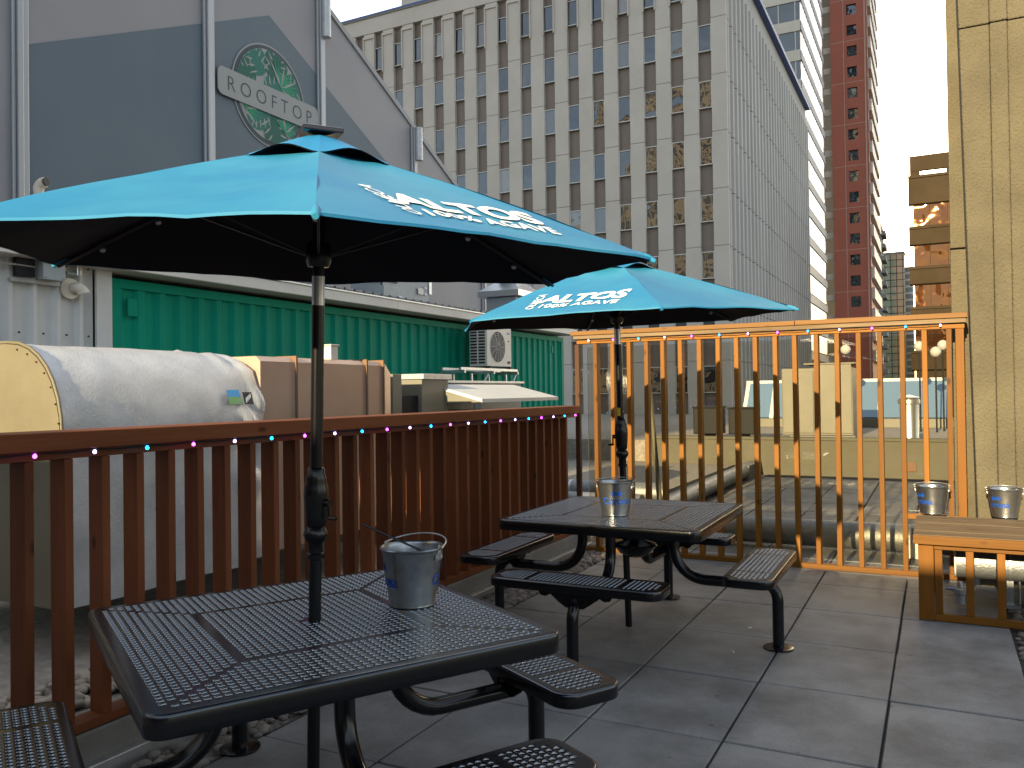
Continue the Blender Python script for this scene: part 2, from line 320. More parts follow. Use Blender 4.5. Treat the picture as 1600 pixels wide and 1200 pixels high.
struct(MB().box(-3.0, -2.705, -5.5, 7.6, -.3, -.03).box(.395, 3., -5.5, 7.2, -.3, -.03).box(-3.3, -2.73, 7.6, 15.4, -.3, -.025).build('gravel_strip', 'gravelbed'))
struct(MB().box(-40, -3.32, -8, 48, -.4, .14).box(-40, -3.3, 15.6, 48, -.39, .13).build('gravel_roof', 'rooffelt'))
struct(MB().box(-7, 2.5, 15.62, 26, -.4, .55).build('raised_roof', 'rooffelt'))
struct(MB().box(-40, 6, -8, 48, -1.6, -.41).build('roof_deck', 'conc'))

def stones(name, n, area, z, r0, r1, m, seed):
    q = random.Random(seed); mb = MB()
    bm = bmesh.new(); bmesh.ops.create_icosphere(bm, subdivisions=2, radius=1); iv = [v.co.copy() for v in bm.verts]; fi = [tuple(v.index for v in f.verts) for f in bm.faces]; bm.free()
    for i in range(n):
        x0, x1, y0, y1 = area[i % len(area)]
        x = q.uniform(x0, x1); y = q.uniform(y0, y1); r = q.uniform(r0, r1); sx, sy, sz = q.uniform(.8, 1.3), q.uniform(.8, 1.2), q.uniform(.5, .8); an = q.uniform(0, PI)
        ph = q.uniform(0, 50); ca, sa = math.cos(an), math.sin(an); zz = z+q.uniform(0, r*.7)
        vs = []
        for v in iv:
            k = 1+.18*mnoise.noise(v*1.3+Vector((ph, 0, 0))); a, b, c = v.x*sx*r*k, v.y*sy*r*k, v.z*sz*r*k
            vs.append((x+a*ca-b*sa, y+a*sa+b*ca, zz+c))
        mb.add(vs, fi)
    o = mb.build(name, m, smooth=60, recalc=False); o['kind'] = 'stuff'; return o
stones('river_pebbles', 1500, [(-2.97, -2.72, 1.5, 7.3), (-2.97, -2.70, 4.6, 7.3)], -.02, .014, .032, 'pebble', 3)
stones('loose_gravel', 900, [(.41, 1.0, 3.9, 7.1)], -.02, .012, .028, 'pebble', 4)
stones('tan_pebbles', 520, [(-3.75, -3.36, 1.2, 3.6)], .15, .018, .036, 'pebble_w', 5)

# low concrete curb below the red fence
t = thing('concrete_curb', 'low grey concrete curb running under the red slatted fence', 'curb', (-3.1, 3, 0))
MB().box(-.18, .055, -8.5, 4.6, -.3, .165).build('curb_body', 'conc', t, bevel=.008)
MB().box(.055, .10, -8.5, 4.55, -.3, .045).build('flashing', 'steel', t, bevel=.004)

# ================================================================== RED FENCE (left)
fl = thing('slatted_fence', 'reddish brown slatted wooden fence with flat cap rail beside the silver duct', 'fence', (-3.10, 4.4, .17), group='slatted cedar fences')
MB().box(-.045, .045, -5.2, 2.93, 0, .040).build('bottom_rail', 'wood_ly', fl, bevel=.003)
MB().box(-.09, .125, -5.2, 2.80, 1.135, 1.205).build('cap_rail', 'wood_ly', fl, bevel=.004)
MB().box(-.045, .045, -5.2, 2.93, 1.095, 1.133).build('top_rail', 'wood_ly', fl, bevel=.003)
b0 = None
k = 0
for i in range(-8, 32):
    y = 1.976-.038+.165*i-4.4
    if y > 2.80: break
    if b0 is None:
        b0 = MB().box(-.0445, .0445, 0, .038, .041, 1.094).build('baluster', 'wood_l', fl, (0, y, 0), bevel=.003); c = b0
    else: c = dup(b0, fl, (0, y, 0))
    c.rotation_euler = (rnd.uniform(-.002, .002), rnd.uniform(-.003, .003), rnd.uniform(-.03, .03))
# dark panel at the back of the far half of the fence: sheet metal skirt of the duct behind is separate
# ================================================================== AMBER FENCE (right) with smoked glass
fr = thing('slatted_fence', 'tall amber slatted wooden fence with smoked glass panels behind it, meeting the concrete wall', 'fence', (-1.4, 7.345, 0), group='slatted cedar fences')
MB().box(-1.64, 1.60, -.045, .045, .005, .045).build('bottom_rail', 'wood_rx', fr, bevel=.003)
MB().box(-1.68, .35, -.10, .10, 2.035, 2.075).box(.353, 1.62, -.10, .10, 2.036, 2.076).build('cap_rail', 'wood_cap', fr, bevel=.004)
MB().box(-1.66, 1.61, -.085, .075, 2.000, 2.033).build('sub_rail', 'wood_old', fr, bevel=.003)
MB().box(-1.64, 1.60, -.045, .045, 1.958, 1.998).build('top_rail', 'wood_rx', fr, bevel=.003)
MB().box(-1.69, -1.645, .02, .07, -.05, 1.957).build('corner_post', 'shaded_post', fr, bevel=.004)
MB().box(1.535, 1.595, -.045, .03, .046, 1.957).build('end_post', 'wood_r', fr, bevel=.004)
b0 = None
for i in range(19):
    x = -2.874+.1634*i+1.4
    if x > 1.5: break
    if b0 is None: b0 = MB().box(0, .038, -.0445, .0445, .046, 1.957).build('baluster', 'wood_r', fr, (x, 0, 0), bevel=.003); c = b0
    else: c = dup(b0, fr, (x, 0, 0))
    c.rotation_euler = (rnd.uniform(-.003, .003), rnd.uniform(-.004, .004), rnd.uniform(-.03, .03))
for a, b in ((-1.58, -.02), (.0, 1.5)):
    MB().box(a, b, .075, .083, .06, 1.93).build('glass_panel', 'pane', fr)
MB().box(1.17, 1.55, -.03, .02, .46, .50).build('short_rail', 'wood_rx', fr, bevel=.003)
t = thing('concrete_curb', 'thin pale concrete sill under the amber fence', 'curb', (-1.4, 7.35, 0))
MB().box(-1.7, 1.6, -.09, .12, -.2, .003).build('sill', 'conc', t, bevel=.004)
MB().box(1.05, 1.30, -.075, -.03, .0035, .012).build('shim', 'rust', t)

# ---------------- string lights
def lights(label, pts, off, parent_loc, cols):
    t = thing('string_lights', label, 'string lights', parent_loc, group='coloured fence lights')
    L = Vector(parent_loc); path = []
    for i, p in enumerate(pts):
        p = Vector(p)-L
        if i: q = (path[-1]+p)/2; path.append(q-Vector((0, 0, .006)))
        path.append(p)
    MB().tube(path, .0035, 6).build('cord', 'darkgrey', t, smooth=40)
    first = {}
    for i, p in enumerate(pts):
        k = cols[i % 3]; p = Vector(p)-L-Vector((0, 0, .012))
        if k not in first:
            first[k] = MB().lathe([(.003, .010), (.006, .005), (.0078, 0), (.0066, -.004), (.003, -.007)], 10).build('bulb', k, t, p, smooth=60)
        else: dup(first[k], t, p)
lights('pink, white and cyan light string under the cap of the red fence', [(-2.99, 1.94+.247*i, 1.300) for i in range(-4, 22)], 0, (-3.0, 4.4, 1.3), ['led_c', 'led_m', 'led_w'])
lights('pink, white and cyan light string under the cap of the amber fence', [(-2.9+.2445*i, 7.252, 1.995) for i in range(13)], 0, (-1.4, 7.25, 2.0), ['led_w', 'led_m', 'led_c'])

# ================================================================== PICNIC TABLES
def rrect(hx, hy, r, n=6):
    p = []
    for cx, cy, a in ((hx-r, -hy+r, -90), (hx-r, hy-r, 0), (-hx+r, hy-r, 90), (-hx+r, -hy+r, 180)):
        p += [(cx+r*math.cos(R(a+90*i/n)), cy+r*math.sin(R(a+90*i/n))) for i in range(n+1)]
    return p
def perforated(hx, hy, rad, p, hole, margin, solid, depth):
    """coated steel sheet: grid of round holes, rolled rim; top at z = 0"""
    mb = MB(); nx = int((hx-margin)*2/p); ny = int((hy-margin)*2/p); ax, ay = nx*p/2, ny*p/2
    for i in range(nx):
        for j in range(ny):
            x = -ax+(i+.5)*p; y = -ay+(j+.5)*p; h = p/2
            if solid(x, y, i, j, nx, ny):
                mb.quad((x-h,y-h,0),(x+h,y-h,0),(x+h,y+h,0),(x-h,y+h,0)); continue
            sq = [(h,0),(h,h),(0,h),(-h,h),(-h,0),(-h,-h),(0,-h),(h,-h)]
            vs = [(x+a, y+b, 0) for a, b in sq]
            for rr, z in ((.0124, 0), (.0107, -.00035), (.0093, -.00135), (.00835, -.0028), (.0080, -.0045), (.0081, -.010)):
                vs += [(x+rr*math.cos(k*PI/4), y+rr*math.sin(k*PI/4), z) for k in range(8)]
            mb.add(vs, [(l*8+k, l*8+(k+1) % 8, (l+1)*8+(k+1) % 8, (l+1)*8+k) for l in range(6) for k in range(8)])
            mb.m[-8:] = [1]*8; mb.m[-40:-8] = [3]*32
    o = rrect(hx, hy, rad, 8); n = len(o)
    inner = [(max(-ax, min(ax, x*ax/(hx-.004) if abs(x) < hx-rad else math.copysign(ax, x))), max(-ay, min(ay, y*ay/(hy-.004) if abs(y) < hy-rad else math.copysign(ay, y)))) for x, y in o]
    inner = [(max(-ax, min(ax, x)), max(-ay, min(ay, y))) for x, y in o]
    rings = [[(x, y, 0) for x, y in inner]]
    for off, z in ((-.012, 0), (-.006, -.0006), (-.002, -.0028), (0, -.008), (0, -depth+.006), (-.002, -depth+.001), (-.008, -depth), (-.012, -depth+.004), (-.012, -.02)):
        q = rrect(hx+off, hy+off, rad+off, 8); rings.append([(x, y, z) for x, y in q])
    vs = [v for r in rings for v in r]
    mb.add(vs, [(l*n+k, l*n+(k+1) % n, (l+1)*n+(k+1) % n, (l+1)*n+k) for l in range(len(rings)-1) for k in range(n)])
    mb.m[-n*(len(rings)-1-4):] = [2]*(n*(len(rings)-1-4))
    # drop collapsed edges of the corner fans
    out = MB(); out.v = mb.v
    for f, m in zip(mb.f, mb.m):
        g = []
        for i in f:
            if not g or (Vector(mb.v[i])-Vector(mb.v[g[-1]])).length > 1e-7: g.append(i)
        if len(g) > 2 and (Vector(mb.v[g[0]])-Vector(mb.v[g[-1]])).length < 1e-7: g.pop()
        if len(g) > 2: out.f.append(tuple(g)); out.m.append(m)
    return out
def top_solid(x, y, i, j, nx, ny):
    c = 12; a = abs(i-(nx-1)/2); b = abs(j-(ny-1)/2)
    if abs(max(a, b)-c) < .6: return True
    if max(a, b) > c and abs(a-b) < .8: return True
    return x*x+y*y < .035**2
def seat_solid(x, y, i, j, nx, ny):
    return abs(abs(x)-.26) < .0135 or (min(i, nx-1-i)+min(j, ny-1-j) < 2)
top_mb = perforated(.61, .61, .055, .0254, .0092, .038, top_solid, .062)
seat_mb = perforated(.49, .135, .075, .0254, .0092, .022, seat_solid, .05)
def table(label, loc, rz):
    t = thing('picnic_table', label, 'picnic table', loc, rz, 'black perforated picnic tables')
    if not table.top:
        table.top = top_mb.build('tabletop', ['blacktop', 'hole', 'black', 'blackrim'], t, (0, 0, .75), smooth=50, recalc=False)
        table.seat = seat_mb.build('seat', ['blacktop', 'hole', 'black', 'blackrim'], None, smooth=50, recalc=False)
        tp, first = table.top, True
    else: tp = dup(table.top, t); first = False
    fr = MB()
    for a in (0, 1):
        u = (1, 0) if a == 0 else (0, 1)
        for s in (-.19, .19):
            fr.add([], [])
            x0, x1, y0, y1 = (-.54, .54, s-.02, s+.02) if a == 0 else (s-.02, s+.02, -.54, .54)
            fr.box(x0, x1, y0, y1, .695-.001*a, .735-.001*a)
    fr.build('under_frame', 'black', t, bevel=.003)
    if not first:
        MB().lathe([(.03, .69), (.03, .60), (.05, .58), (.13, .555), (.135, .545), (.10, .50), (.05, .475), (.028, .47)], 20, (.06, -.02, 0)).build('umbrella_holder', 'black', t, smooth=40)
    for q in range(4):
        an = q*PI/2; ca, sa = math.cos(an), math.sin(an)
        rot = lambda x, y, z, ca=ca, sa=sa: (x*ca-y*sa, x*sa+y*ca, z)
        path = [Vector((.30, 0, .70)), Vector((.30, 0, .60))] + arc((.49, 0, .55), .19, 180, 270, 8, (1, 0, 0), (0, 0, 1)) + [Vector((.80, 0, .36))]
        arm = MB().tube(path, .032, 14).map(rot).build('arm', 'black', t, smooth=50)
        path = [Vector((.76, 0, .395)), Vector((.79, 0, .395))] + arc((.79, 0, .275), .12, 90, 0, 8, (1, 0, 0), (0, 0, 1)) + [Vector((.91, 0, .012))]
        leg = MB().tube(path, .0325, 14).map(rot).build('leg', 'black', t, smooth=50)
        MB().lathe([(.085, 0), (.085, .007), (.08, .009), (.02, .009)], 24, (.91*ca, .91*sa, .003)).build('base_plate', 'black', leg, smooth=40)
        st = table.seat if (q == 0 and first) else table.seat.copy()
        if not (q == 0 and first): COL.objects.link(st)
        st.parent = t; st.location = rot(.825, 0, .49); st.rotation_euler = (0, 0, an+PI/2)
        pr = [(-.22, .435), (-.20, .40), (-.17, .395), (-.14, .41), (-.09, .37), (-.05, .345), (.05, .345), (.09, .37), (.14, .41), (.17, .395), (.20, .40), (.22, .435)]
        br = MB()
        for xx in (.765, .865): br.prism(pr, xx, xx+.012, lambda u, v, w: rot(w, u, v))
        for yy in (-.045, .045):
            br.tube([rot(.755, yy, .385), rot(.883, yy, .385)], .009, 8)
        br.build('seat_bracket', 'black', t)
    return t
table.top = None
T1 = table('near black perforated square picnic table with attached seats, cut off by the bottom edge', (-1.88, 2.17, 0), R(-30))
T2 = table('far black perforated square picnic table with attached seats in front of the amber fence', (-1.75, 4.98, 0), R(.5))

# ================================================================== UMBRELLAS
def umbrella(label, base, tx, ty, L, r, yaw, panel, spin):
    t = thing('patio_umbrella', label, 'umbrella', (base[0], base[1], 0), 0, 'turquoise patio umbrellas')
    ax = Vector((math.sin(tx), math.sin(ty), 1)).normalized()
    e1 = Vector((0, 1, 0)).cross(ax).normalized(); e2 = ax.cross(e1)
    b0 = Vector((0, 0, .75)); C = b0+ax*L; H = .378
    P = lambda k: b0+ax*k
    W = lambda x, y, z: C+e1*x+e2*y+ax*z
    pole = MB().tube([P(-.735), P(1.05)], .021, 18).build('pole', 'blackpole', t, smooth=40)
    MB().tube([P(1.05), P(1.145)], .0205, 18).build('pole_sleeve', 'alu', t, smooth=40)
    MB().tube([P(1.145), P(L+H)], .019, 18).build('upper_pole', 'blackpole', t, smooth=40)
    pr = [(.021, .205), (.028, .21), (.029, .225), (.024, .23), (.024, .26), (.036, .275), (.041, .29), (.036, .305), (.028, .315), (.034, .325), (.036, .35), (.041, .42), (.040, .45), (.034, .465), (.036, .475), (.030, .49), (.027, .51), (.0215, .515)]
    if spin: pr = [(a, b+.07) for a, b in pr]
    bx = e1.cross(Vector((0, 0, 1))).normalized()
    mb = MB().lathe(pr, 24).map(lambda x, y, z: b0+e1*x+e2*y+ax*z)
    cr = mb.build('crank_housing', 'blackpole', t, smooth=40)
    d = (e1*math.cos(spin)+e2*math.sin(spin)); zc = .40+(.07 if spin else 0)
    MB().tube([P(zc)+d*.035, P(zc)+d*.058], .013, 12).tube([P(zc)+d*.054, P(zc-.05)+d*.056], .005, 8).tube([P(zc-.05)+d*.05, P(zc-.05)+d*.085], .007, 8).build('crank_handle', 'blackpole', cr, smooth=40)
    if spin:
        tg = MB()
        for i in range(8):
            a0, a1 = 3.4+i*.2, 3.4+(i+1)*.2
            f = lambda a, z: P(z)+(e1*math.cos(a)+e2*math.sin(a))*.0225
            tg.quad(f(a0, .60), f(a1, .60), f(a1, .65), f(a0, .65))
        tg.build('hang_tag', 'yellow', t, smooth=60)
    dirs = [(math.cos(yaw+i*PI/3), math.sin(yaw+i*PI/3)) for i in range(6)]
    def surf(i, s, tt, off=0.):
        a = dirs[i % 6]; b = dirs[(i+1) % 6]; k = 4*tt*(1-tt)
        rad = r*s*(1-.010*k*s); x = (a[0]*(1-tt)+b[0]*tt)*rad; y = (a[1]*(1-tt)+b[1]*tt)*rad
        z = H*(1-s)+.05*s*(1-s)*1.2 + .007*k*s*s - .022*k*s*(1-s)*3
        wr = .007*mnoise.noise(Vector((x*5+i*3, y*5, spin)))*s+.003*mnoise.noise(Vector((x*14, y*14+i, 2)))*k
        return W(x, y, z+wr+off)
    cm = MB(); NS, NT = 16, 14
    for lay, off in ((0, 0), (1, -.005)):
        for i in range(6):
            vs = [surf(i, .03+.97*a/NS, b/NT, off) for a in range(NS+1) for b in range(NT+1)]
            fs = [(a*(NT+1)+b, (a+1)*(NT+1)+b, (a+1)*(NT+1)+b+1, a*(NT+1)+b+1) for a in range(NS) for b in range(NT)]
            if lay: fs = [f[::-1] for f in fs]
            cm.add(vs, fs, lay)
    for i in range(6):   # hem
        for b in range(NT):
            cm.quad(surf(i, 1, b/NT), surf(i, 1, b/NT, -.007), surf(i, 1, (b+1)/NT, -.007), surf(i, 1, (b+1)/NT), 0)
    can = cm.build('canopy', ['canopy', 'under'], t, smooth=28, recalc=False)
    for i in range(6):   # corner pockets
        p = surf(i, 1, 0)
        MB().tube([surf(i, .95, 0, -.004), surf(i, .985, 0, -.006), surf(i, 1.006, 0, -.008)], [.006, .011, .007], 10).build('tip_pocket', 'canopy', can, smooth=50)
    vm = MB(); rv = .255
    def vsurf(i, s, tt, off=0.):
        a = dirs[i % 6]; b = dirs[(i+1) % 6]; k = math.sin(PI*tt)**1.5
        rad = rv*s*(1-.03*k); x = (a[0]*(1-tt)+b[0]*tt)*rad; y = (a[1]*(1-tt)+b[1]*tt)*rad
        return W(x, y, .412+(.300-.412)*s**1.2+.032*k*s*s+off)
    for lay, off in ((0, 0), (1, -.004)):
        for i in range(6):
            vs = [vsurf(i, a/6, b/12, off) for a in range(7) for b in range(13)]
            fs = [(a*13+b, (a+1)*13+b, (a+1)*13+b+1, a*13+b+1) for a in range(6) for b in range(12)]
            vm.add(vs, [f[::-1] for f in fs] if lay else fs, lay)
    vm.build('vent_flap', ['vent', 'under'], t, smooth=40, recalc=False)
    if not spin:
        a = dirs[0]; cs, sn = math.cos(.9), math.sin(.9)
        MB().box(-.065, .065, -.065, .065, .408, .424).map(lambda x, y, z: W(x*cs-y*sn, x*sn+y*cs, z)).build('solar_panel', 'solar', t, bevel=.004)
    else:
        MB().lathe([(.03, .408), (.035, .42), (.02, .435), (.008, .445)], 14).map(W).build('finial', 'blackpole', t, smooth=40)
    hub = MB().lathe([(.04, .28), (.045, .31), (.04, .34)], 14).map(W).build('top_hub', 'rib', t, smooth=40)
    run = MB().lathe([(.035, -.02), (.042, .0), (.042, .04), (.035, .06)], 14).map(W)  .build('runner', 'blackpole', t, smooth=40)
    for i in range(6):
        d = dirs[i]
        rb = MB().tube([surf(i, s, 0, -.018) for s in (.06, .3, .5, .7, .85, .985)], .007, 8).build('rib', 'rib', t, smooth=40)
        MB().tube([W(d[0]*.045, d[1]*.045, .02), surf(i, .50, 0, -.022)], .0045, 8).build('strut', 'rib', t, smooth=40)
        for s in (.58, .80):
            MB().lathe([(.003, -.012), (.009, -.008), (.011, 0), (.008, .006), (.003, .008)], 10).map(lambda x, y, z, s=s, i=i: surf(i, s, 0, -.034)+Vector((x, y, z))).build('small_lamp', 'steel', rb, smooth=60)
    # printed lettering on one panel: x runs along the rim from corner `panel` to the next, y towards the top
    a = surf(panel, 1, 0); e = (surf(panel, 1, 1)-a).length; hp = r*.866
    def panelpt(x, y, off=.0035):
        s = 1-y/math.hypot(hp, H); w = e*s
        return surf(panel, s, min(1, max(0, .5+(x)/w)), off)
    lm = MB()
    def put(body, size, bold, fn, shear=0., sp=1., off=.0045):
        vs, fs = text2d(body, size, bold, shear, sp)
        bm = bmesh.new(); V = [bm.verts.new((x, y, 0)) for x, y in vs]
        for f in fs: 
            try: bm.faces.new([V[i] for i in f])
            except ValueError: pass
        bmesh.ops.subdivide_edges(bm, edges=[q for q in bm.edges if q.calc_length() > size*.25], cuts=2, use_grid_fill=False)
        bmesh.ops.triangulate(bm, faces=bm.faces)
        bm.verts.index_update()
        lm.add([panelpt(*fn(v.co.x, v.co.y), off) for v in bm.verts], [tuple(v.index for v in f.verts) for f in bm.faces]); bm.free()
    x0 = -.005
    put('100% AGAVE', .080, .0022, lambda x, y: (x+x0+.045, y+.105), .10, 1.04)
    put('ALTOS', .165, .0075, lambda x, y: (x+x0+.045, y+.195), .16, 1.0)
    put('OLMECA', .066, .0006, lambda x, y: (-y+x0-.205, x*1.0+.215), .10)
    lm.build('lettering', 'white', can, recalc=False)
    return t
U1 = umbrella('large near turquoise umbrella with a square black solar panel on top', (-1.869, 2.179), .059, -.038, 1.195, 1.093, -.873, 0, 0.)
U2 = umbrella('farther turquoise umbrella with a yellow tag on its pole, in front of the amber fence', (-1.769, 4.993), -.011, -.041, 1.202, 1.08, -1.018, 5, 3.6)

# ================================================================== BUCKETS
def bucket(label, loc, rz, prints, handle, tool=False):
    t = thing('metal_bucket', label, 'bucket', loc, rz, 'galvanised metal buckets')
    pr = [(.0, .004), (.078, .004), (.082, .0), (.084, .004), (.083, .010), (.112, .196), (.1155, .199), (.1165, .203), (.114, .207), (.110, .203), (.1085, .196), (.080, .012), (.0, .010)]
    seg = 40; mb = MB()
    vs = []; n = len(pr)
    for r, z in pr:
        for k in range(seg):
            a = 2*PI*k/seg; q = 1+.012*math.cos(2*a+1)*(z/.2); vs.append((r*q*math.cos(a), r*q*math.sin(a), z))
    mb.add(vs, [(i*seg+k, i*seg+(k+1) % seg, (i+1)*seg+(k+1) % seg, (i+1)*seg+k) for i in range(n-1) for k in range(seg)])
    body = mb.build('bucket_body', 'bucket', t, smooth=35)
    for s in (0, PI):
        er = MB(); c, d = math.cos(s), math.sin(s)
        pl = [(-.022, .165), (.022, .165), (.022, .180), (.010, .192), (.010, .212), (0, .219), (-.010, .212), (-.010, .192), (-.022, .180)]
        er.prism(pl, .1125, .1155, lambda u, v, w: ((w-.0 if v > .19 else w-(.19-v)*.15)*c-u*d, (w if v > .19 else w-(.19-v)*.15)*d+u*c, v))
        for u in (-.014, .014): er.tube([(.108*c-u*d, .108*d+u*c, .174), (.117*c-u*d, .117*d+u*c, .174)], .004, 8)
        er.build('handle_ear', 'steel', t)
    tilt = R(handle); pa = []
    for i in range(25):
        a = PI*i/24; x, y = .122*math.cos(a), .122*math.sin(a)
        pa.append((x, y*math.cos(tilt), .208+y*math.sin(tilt)))
    MB().tube(pa, .0028, 8).build('handle', 'steel', t, smooth=50)
    rad = lambda z: .083+(z-.01)*.156+.0016
    for pz in prints:
        lm = MB(); vs, fs = text2d('Corona', .058, .0012, 0, .95)
        lm.add([((rad(.075+y))*math.cos(R(pz)+x/.098), (rad(.075+y))*math.sin(R(pz)+x/.098), .075+y) for x, y in vs], fs)
        cw = [(-.030, .0), (.030, .0), (.036, .022), (.024, .014), (.018, .030), (.008, .017), (0, .036), (-.008, .017), (-.018, .030), (-.024, .014), (-.036, .022)]
        zz = .128
        f = lambda x, y: (rad(zz+y)*math.cos(R(pz)+x/.100), rad(zz+y)*math.sin(R(pz)+x/.100), zz+y)
        for q in range(-30, 30, 6):
            top = lambda x: .012+.012*abs(math.sin(x*105))
            xa, xb = q/1000, (q+6)/1000
            lm.quad(f(xa, 0), f(xb, 0), f(xb*1.15, top(xb)), f(xa*1.15, top(xa)))
        lm.quad(f(-.028, -.007), f(.028, -.007), f(.028, -.003), f(-.028, -.003))
        for x in (-.033, -.017, 0, .017, .033):
            lm.add([f(x*1.12+.003*math.cos(k*PI/4), .027+.003*math.sin(k*PI/4)) for k in range(8)], [tuple(range(8))])
        lm.build('lettering', 'blueprint', body, recalc=False)
    return t
va = lambda p: math.degrees(math.atan2(-p[1], -p[0]))
p = (-1.685, 2.49); v = va(p)
bucket('dented metal bucket with a dark stick in it, on the near picnic table', (*p, .7505), 0, [v-86, v+96], 12)
bpy.data.objects['metal_bucket'].rotation_euler = (0, 0, 0)
MB().tube([(-1.76, 2.43, .952+.02), (-1.67, 2.50, .90)], .004, 8)
st = MB().tube([(-.175, -.055, .062), (0.055, .045, -.052)], .0042, 8).build('metal_stick', 'blackpole', None, (p[0], p[1], .9505+.02), smooth=40)
tag(st, 'thin dark stick leaning out over the rim of the near bucket', 'stick')
p = (-1.757, 4.80); v = va(p)
bucket('metal bucket with blue lettering facing us, on the far picnic table by the pole', (*p, .7505), 0, [v+4, v+184], 4)
p = (-.045, 6.98); v = va(p)
bucket('metal bucket at the left corner of the wooden bench, next to the fence', (*p, .5605), 0, [v-48, v+132], 5)
p = (.425, 6.96); v = va(p)
bucket('metal bucket standing on the wooden bench in front of the concrete wall', (*p, .5605), 0, [v-34, v+146], 3)

# ================================================================== WOODEN BENCH COVER
t = thing('slatted_bench', 'amber wooden slatted bench with weathered plank top, covering foil pipes', 'bench', (.6, 6.5, 0))
tp = MB()
for i in range(5): tp.box(-.75, .75, -.56+i*.183, -.56+i*.183+.180, .520+.0006*(i % 2), .5585+.0006*(i % 2))
tp.build('bench_top', 'wood_old', t, bevel=.003)
MB().box(-.752, .75, -.585, -.5625, .500, .556).build('front_fascia', 'wood_rx', t, bevel=.003)
MB().box(-.752, -.73, -.560, .35, .500, .5185).build('side_fascia', 'wood_r', t, bevel=.003)
MB().box(-.725, -.635, -.52, -.43, .003, .499).build('corner_post', 'wood_r', t, bevel=.003)
MB().box(-.633, .75, -.52, -.482, .462, .499).build('top_rail', 'wood_rx', t, bevel=.003)
MB().box(-.633, .75, -.52, -.482, .005, .050).build('bottom_rail', 'wood_rx', t, bevel=.003)
b0 = None
for x in (-.631, -.455, -.283, -.11, .065, .24, .42):
    if b0 is None: b0 = MB().box(0, .045, -.518, -.484, .052, .460).build('baluster', 'wood_r', t, (x, 0, 0), bevel=.003)
    else: dup(b0, t, (x, 0, 0))
MB().box(-.725, -.635, .30, .39, .003, .499).build('rear_post', 'wood_r', t, bevel=.003)
# foil jacketed pipe inside the bench
t = thing('insulated_pipe', 'fat foil covered pipe with a white end disc inside the slatted bench', 'pipe', (.5, 6.55, .30), group='foil covered pipes')
MB().tube([(-.40, 0, 0), (1.4, 0, 0)], .115, 28).build('pipe_body', 'foilpipe', t, smooth=40)
MB().tube([(-.412, 0, 0), (-.402, 0, 0)], .117, 28).build('end_disc', 'fascia', t, smooth=40)
MB().tube([(-.09, 0, 0), (-.075, 0, 0)], .1175, 28).build('band_clamp', 'steel', t, smooth=40)
br = MB().box(-.10, -.06, -.02, .02, -.28, -.10).box(-.14, -.02, -.05, .05, -.295, -.27).tube([(-.03, -.09, -.10), (-.03, -.09, -.25)], .006, 8)
br.build('pipe_stand', 'steel', t)
t = thing('pipe_valve', 'small metal valve with a yellowish cap under the foil pipe in the bench', 'valve', (.12, 6.42, .10))
MB().lathe([(.03, -.07), (.03, -.01), (.045, 0), (.045, .03), (.02, .04), (.015, .08)], 14).build('valve_body', 'steel', t, smooth=40)
MB().tube([(-.09, 0, .03), (.09, 0, .03)], .018, 12).build('valve_tube', 'steel', t, smooth=40)
t = thing('insulated_pipe', 'lower foil covered pipe stub behind the slats of the bench', 'pipe', (.75, 6.62, .07), group='foil covered pipes')
MB().tube([(-.32, 0, 0), (1.1, 0, 0)], .075, 24).build('pipe_body', 'tan', t, smooth=40)
MB().tube([(-.335, 0, 0), (-.322, 0, 0)], .077, 24).build('end_disc', 'tan', t, smooth=40)

# cigarette ends
for (x, y, a, l) in ((-1.07, 5.33, .4, 'dark cigarette end on the paving beside the far table'), (-1.06, 4.80, 2.2, 'white cigarette end on the paving nearest the far table leg')):
    o = MB().tube([(-.012, 0, 0), (.012, 0, 0)], .004, 8).build('cigarette_end', 'white', None, (x, y, .007)); o.rotation_euler = (0, 0, a); tag(o, l, 'cigarette end')

# ================================================================== GREEN CONTAINER KIOSK
def corrugated(y0, y1, z0, z1, x, pitch, depth, prof, m=0):
    """sheet in the plane x (+x outwards), ribs along z; prof = fractions of the pitch: outer flat, slope, inner flat, slope"""
    mb = MB(); ys = [(y0, 0)]; y = y0; a, s, b, s2 = [q*pitch for q in prof]
    while y < y1:
        for d, xx in ((a, 0), (s, -depth), (b, -depth), (s2, 0)):
            y += d; ys.append((min(y, y1), xx))
            if y >= y1: break
    vs = []
    for y, xx in ys: vs += [(x+xx, y, z0), (x+xx, y, z1)]
    return mb.add(vs, [(2*i, 2*i+2, 2*i+3, 2*i+1) for i in range(len(ys)-1)], m)
kt = thing('container_kiosk', 'green corrugated container building with white eaves and white clad left end', 'container', (-7.9, 12, .14))
K = lambda mb: mb.map(lambda x, y, z: (x+7.9, y-12, z-.14))
w = corrugated(6.05, 18.0, .40, 2.70, -7.9, .283, .036, (.27, .16, .41, .16))
K(w).build('green_wall', 'green', kt, recalc=False)
K(MB().box(-10.3, -7.885, 5.95, 18.12, 2.70, 2.80).box(-10.3, -7.885, 5.95, 18.12, .22, .40)).build('frame_rail', 'green', kt)
for y in (5.95, 17.99): K(MB().box(-8.03, -7.88, y, y+.13, .401, 2.699)).build('corner_casting', 'green', kt)
K(MB().box(-10.3, -8.05, 5.99, 18.08, .41, 2.69)).build('container_body', 'green', kt)
lb = MB().box(-7.895, -7.868, 6.17, 6.30, 2.40, 2.60); K(lb).build('vent_cover', 'green', kt, bevel=.008)
K(MB().box(-7.905, -7.885, 17.45, 17.55, 2.42, 2.58)).build('vent_cover', 'green', kt, bevel=.006)
w = corrugated(-3, 5.76, .2, 2.86, -7.84, .245, .05, (.16, .09, .62, .13))
K(w).build('white_wall', 'whitesteel', kt, recalc=False)
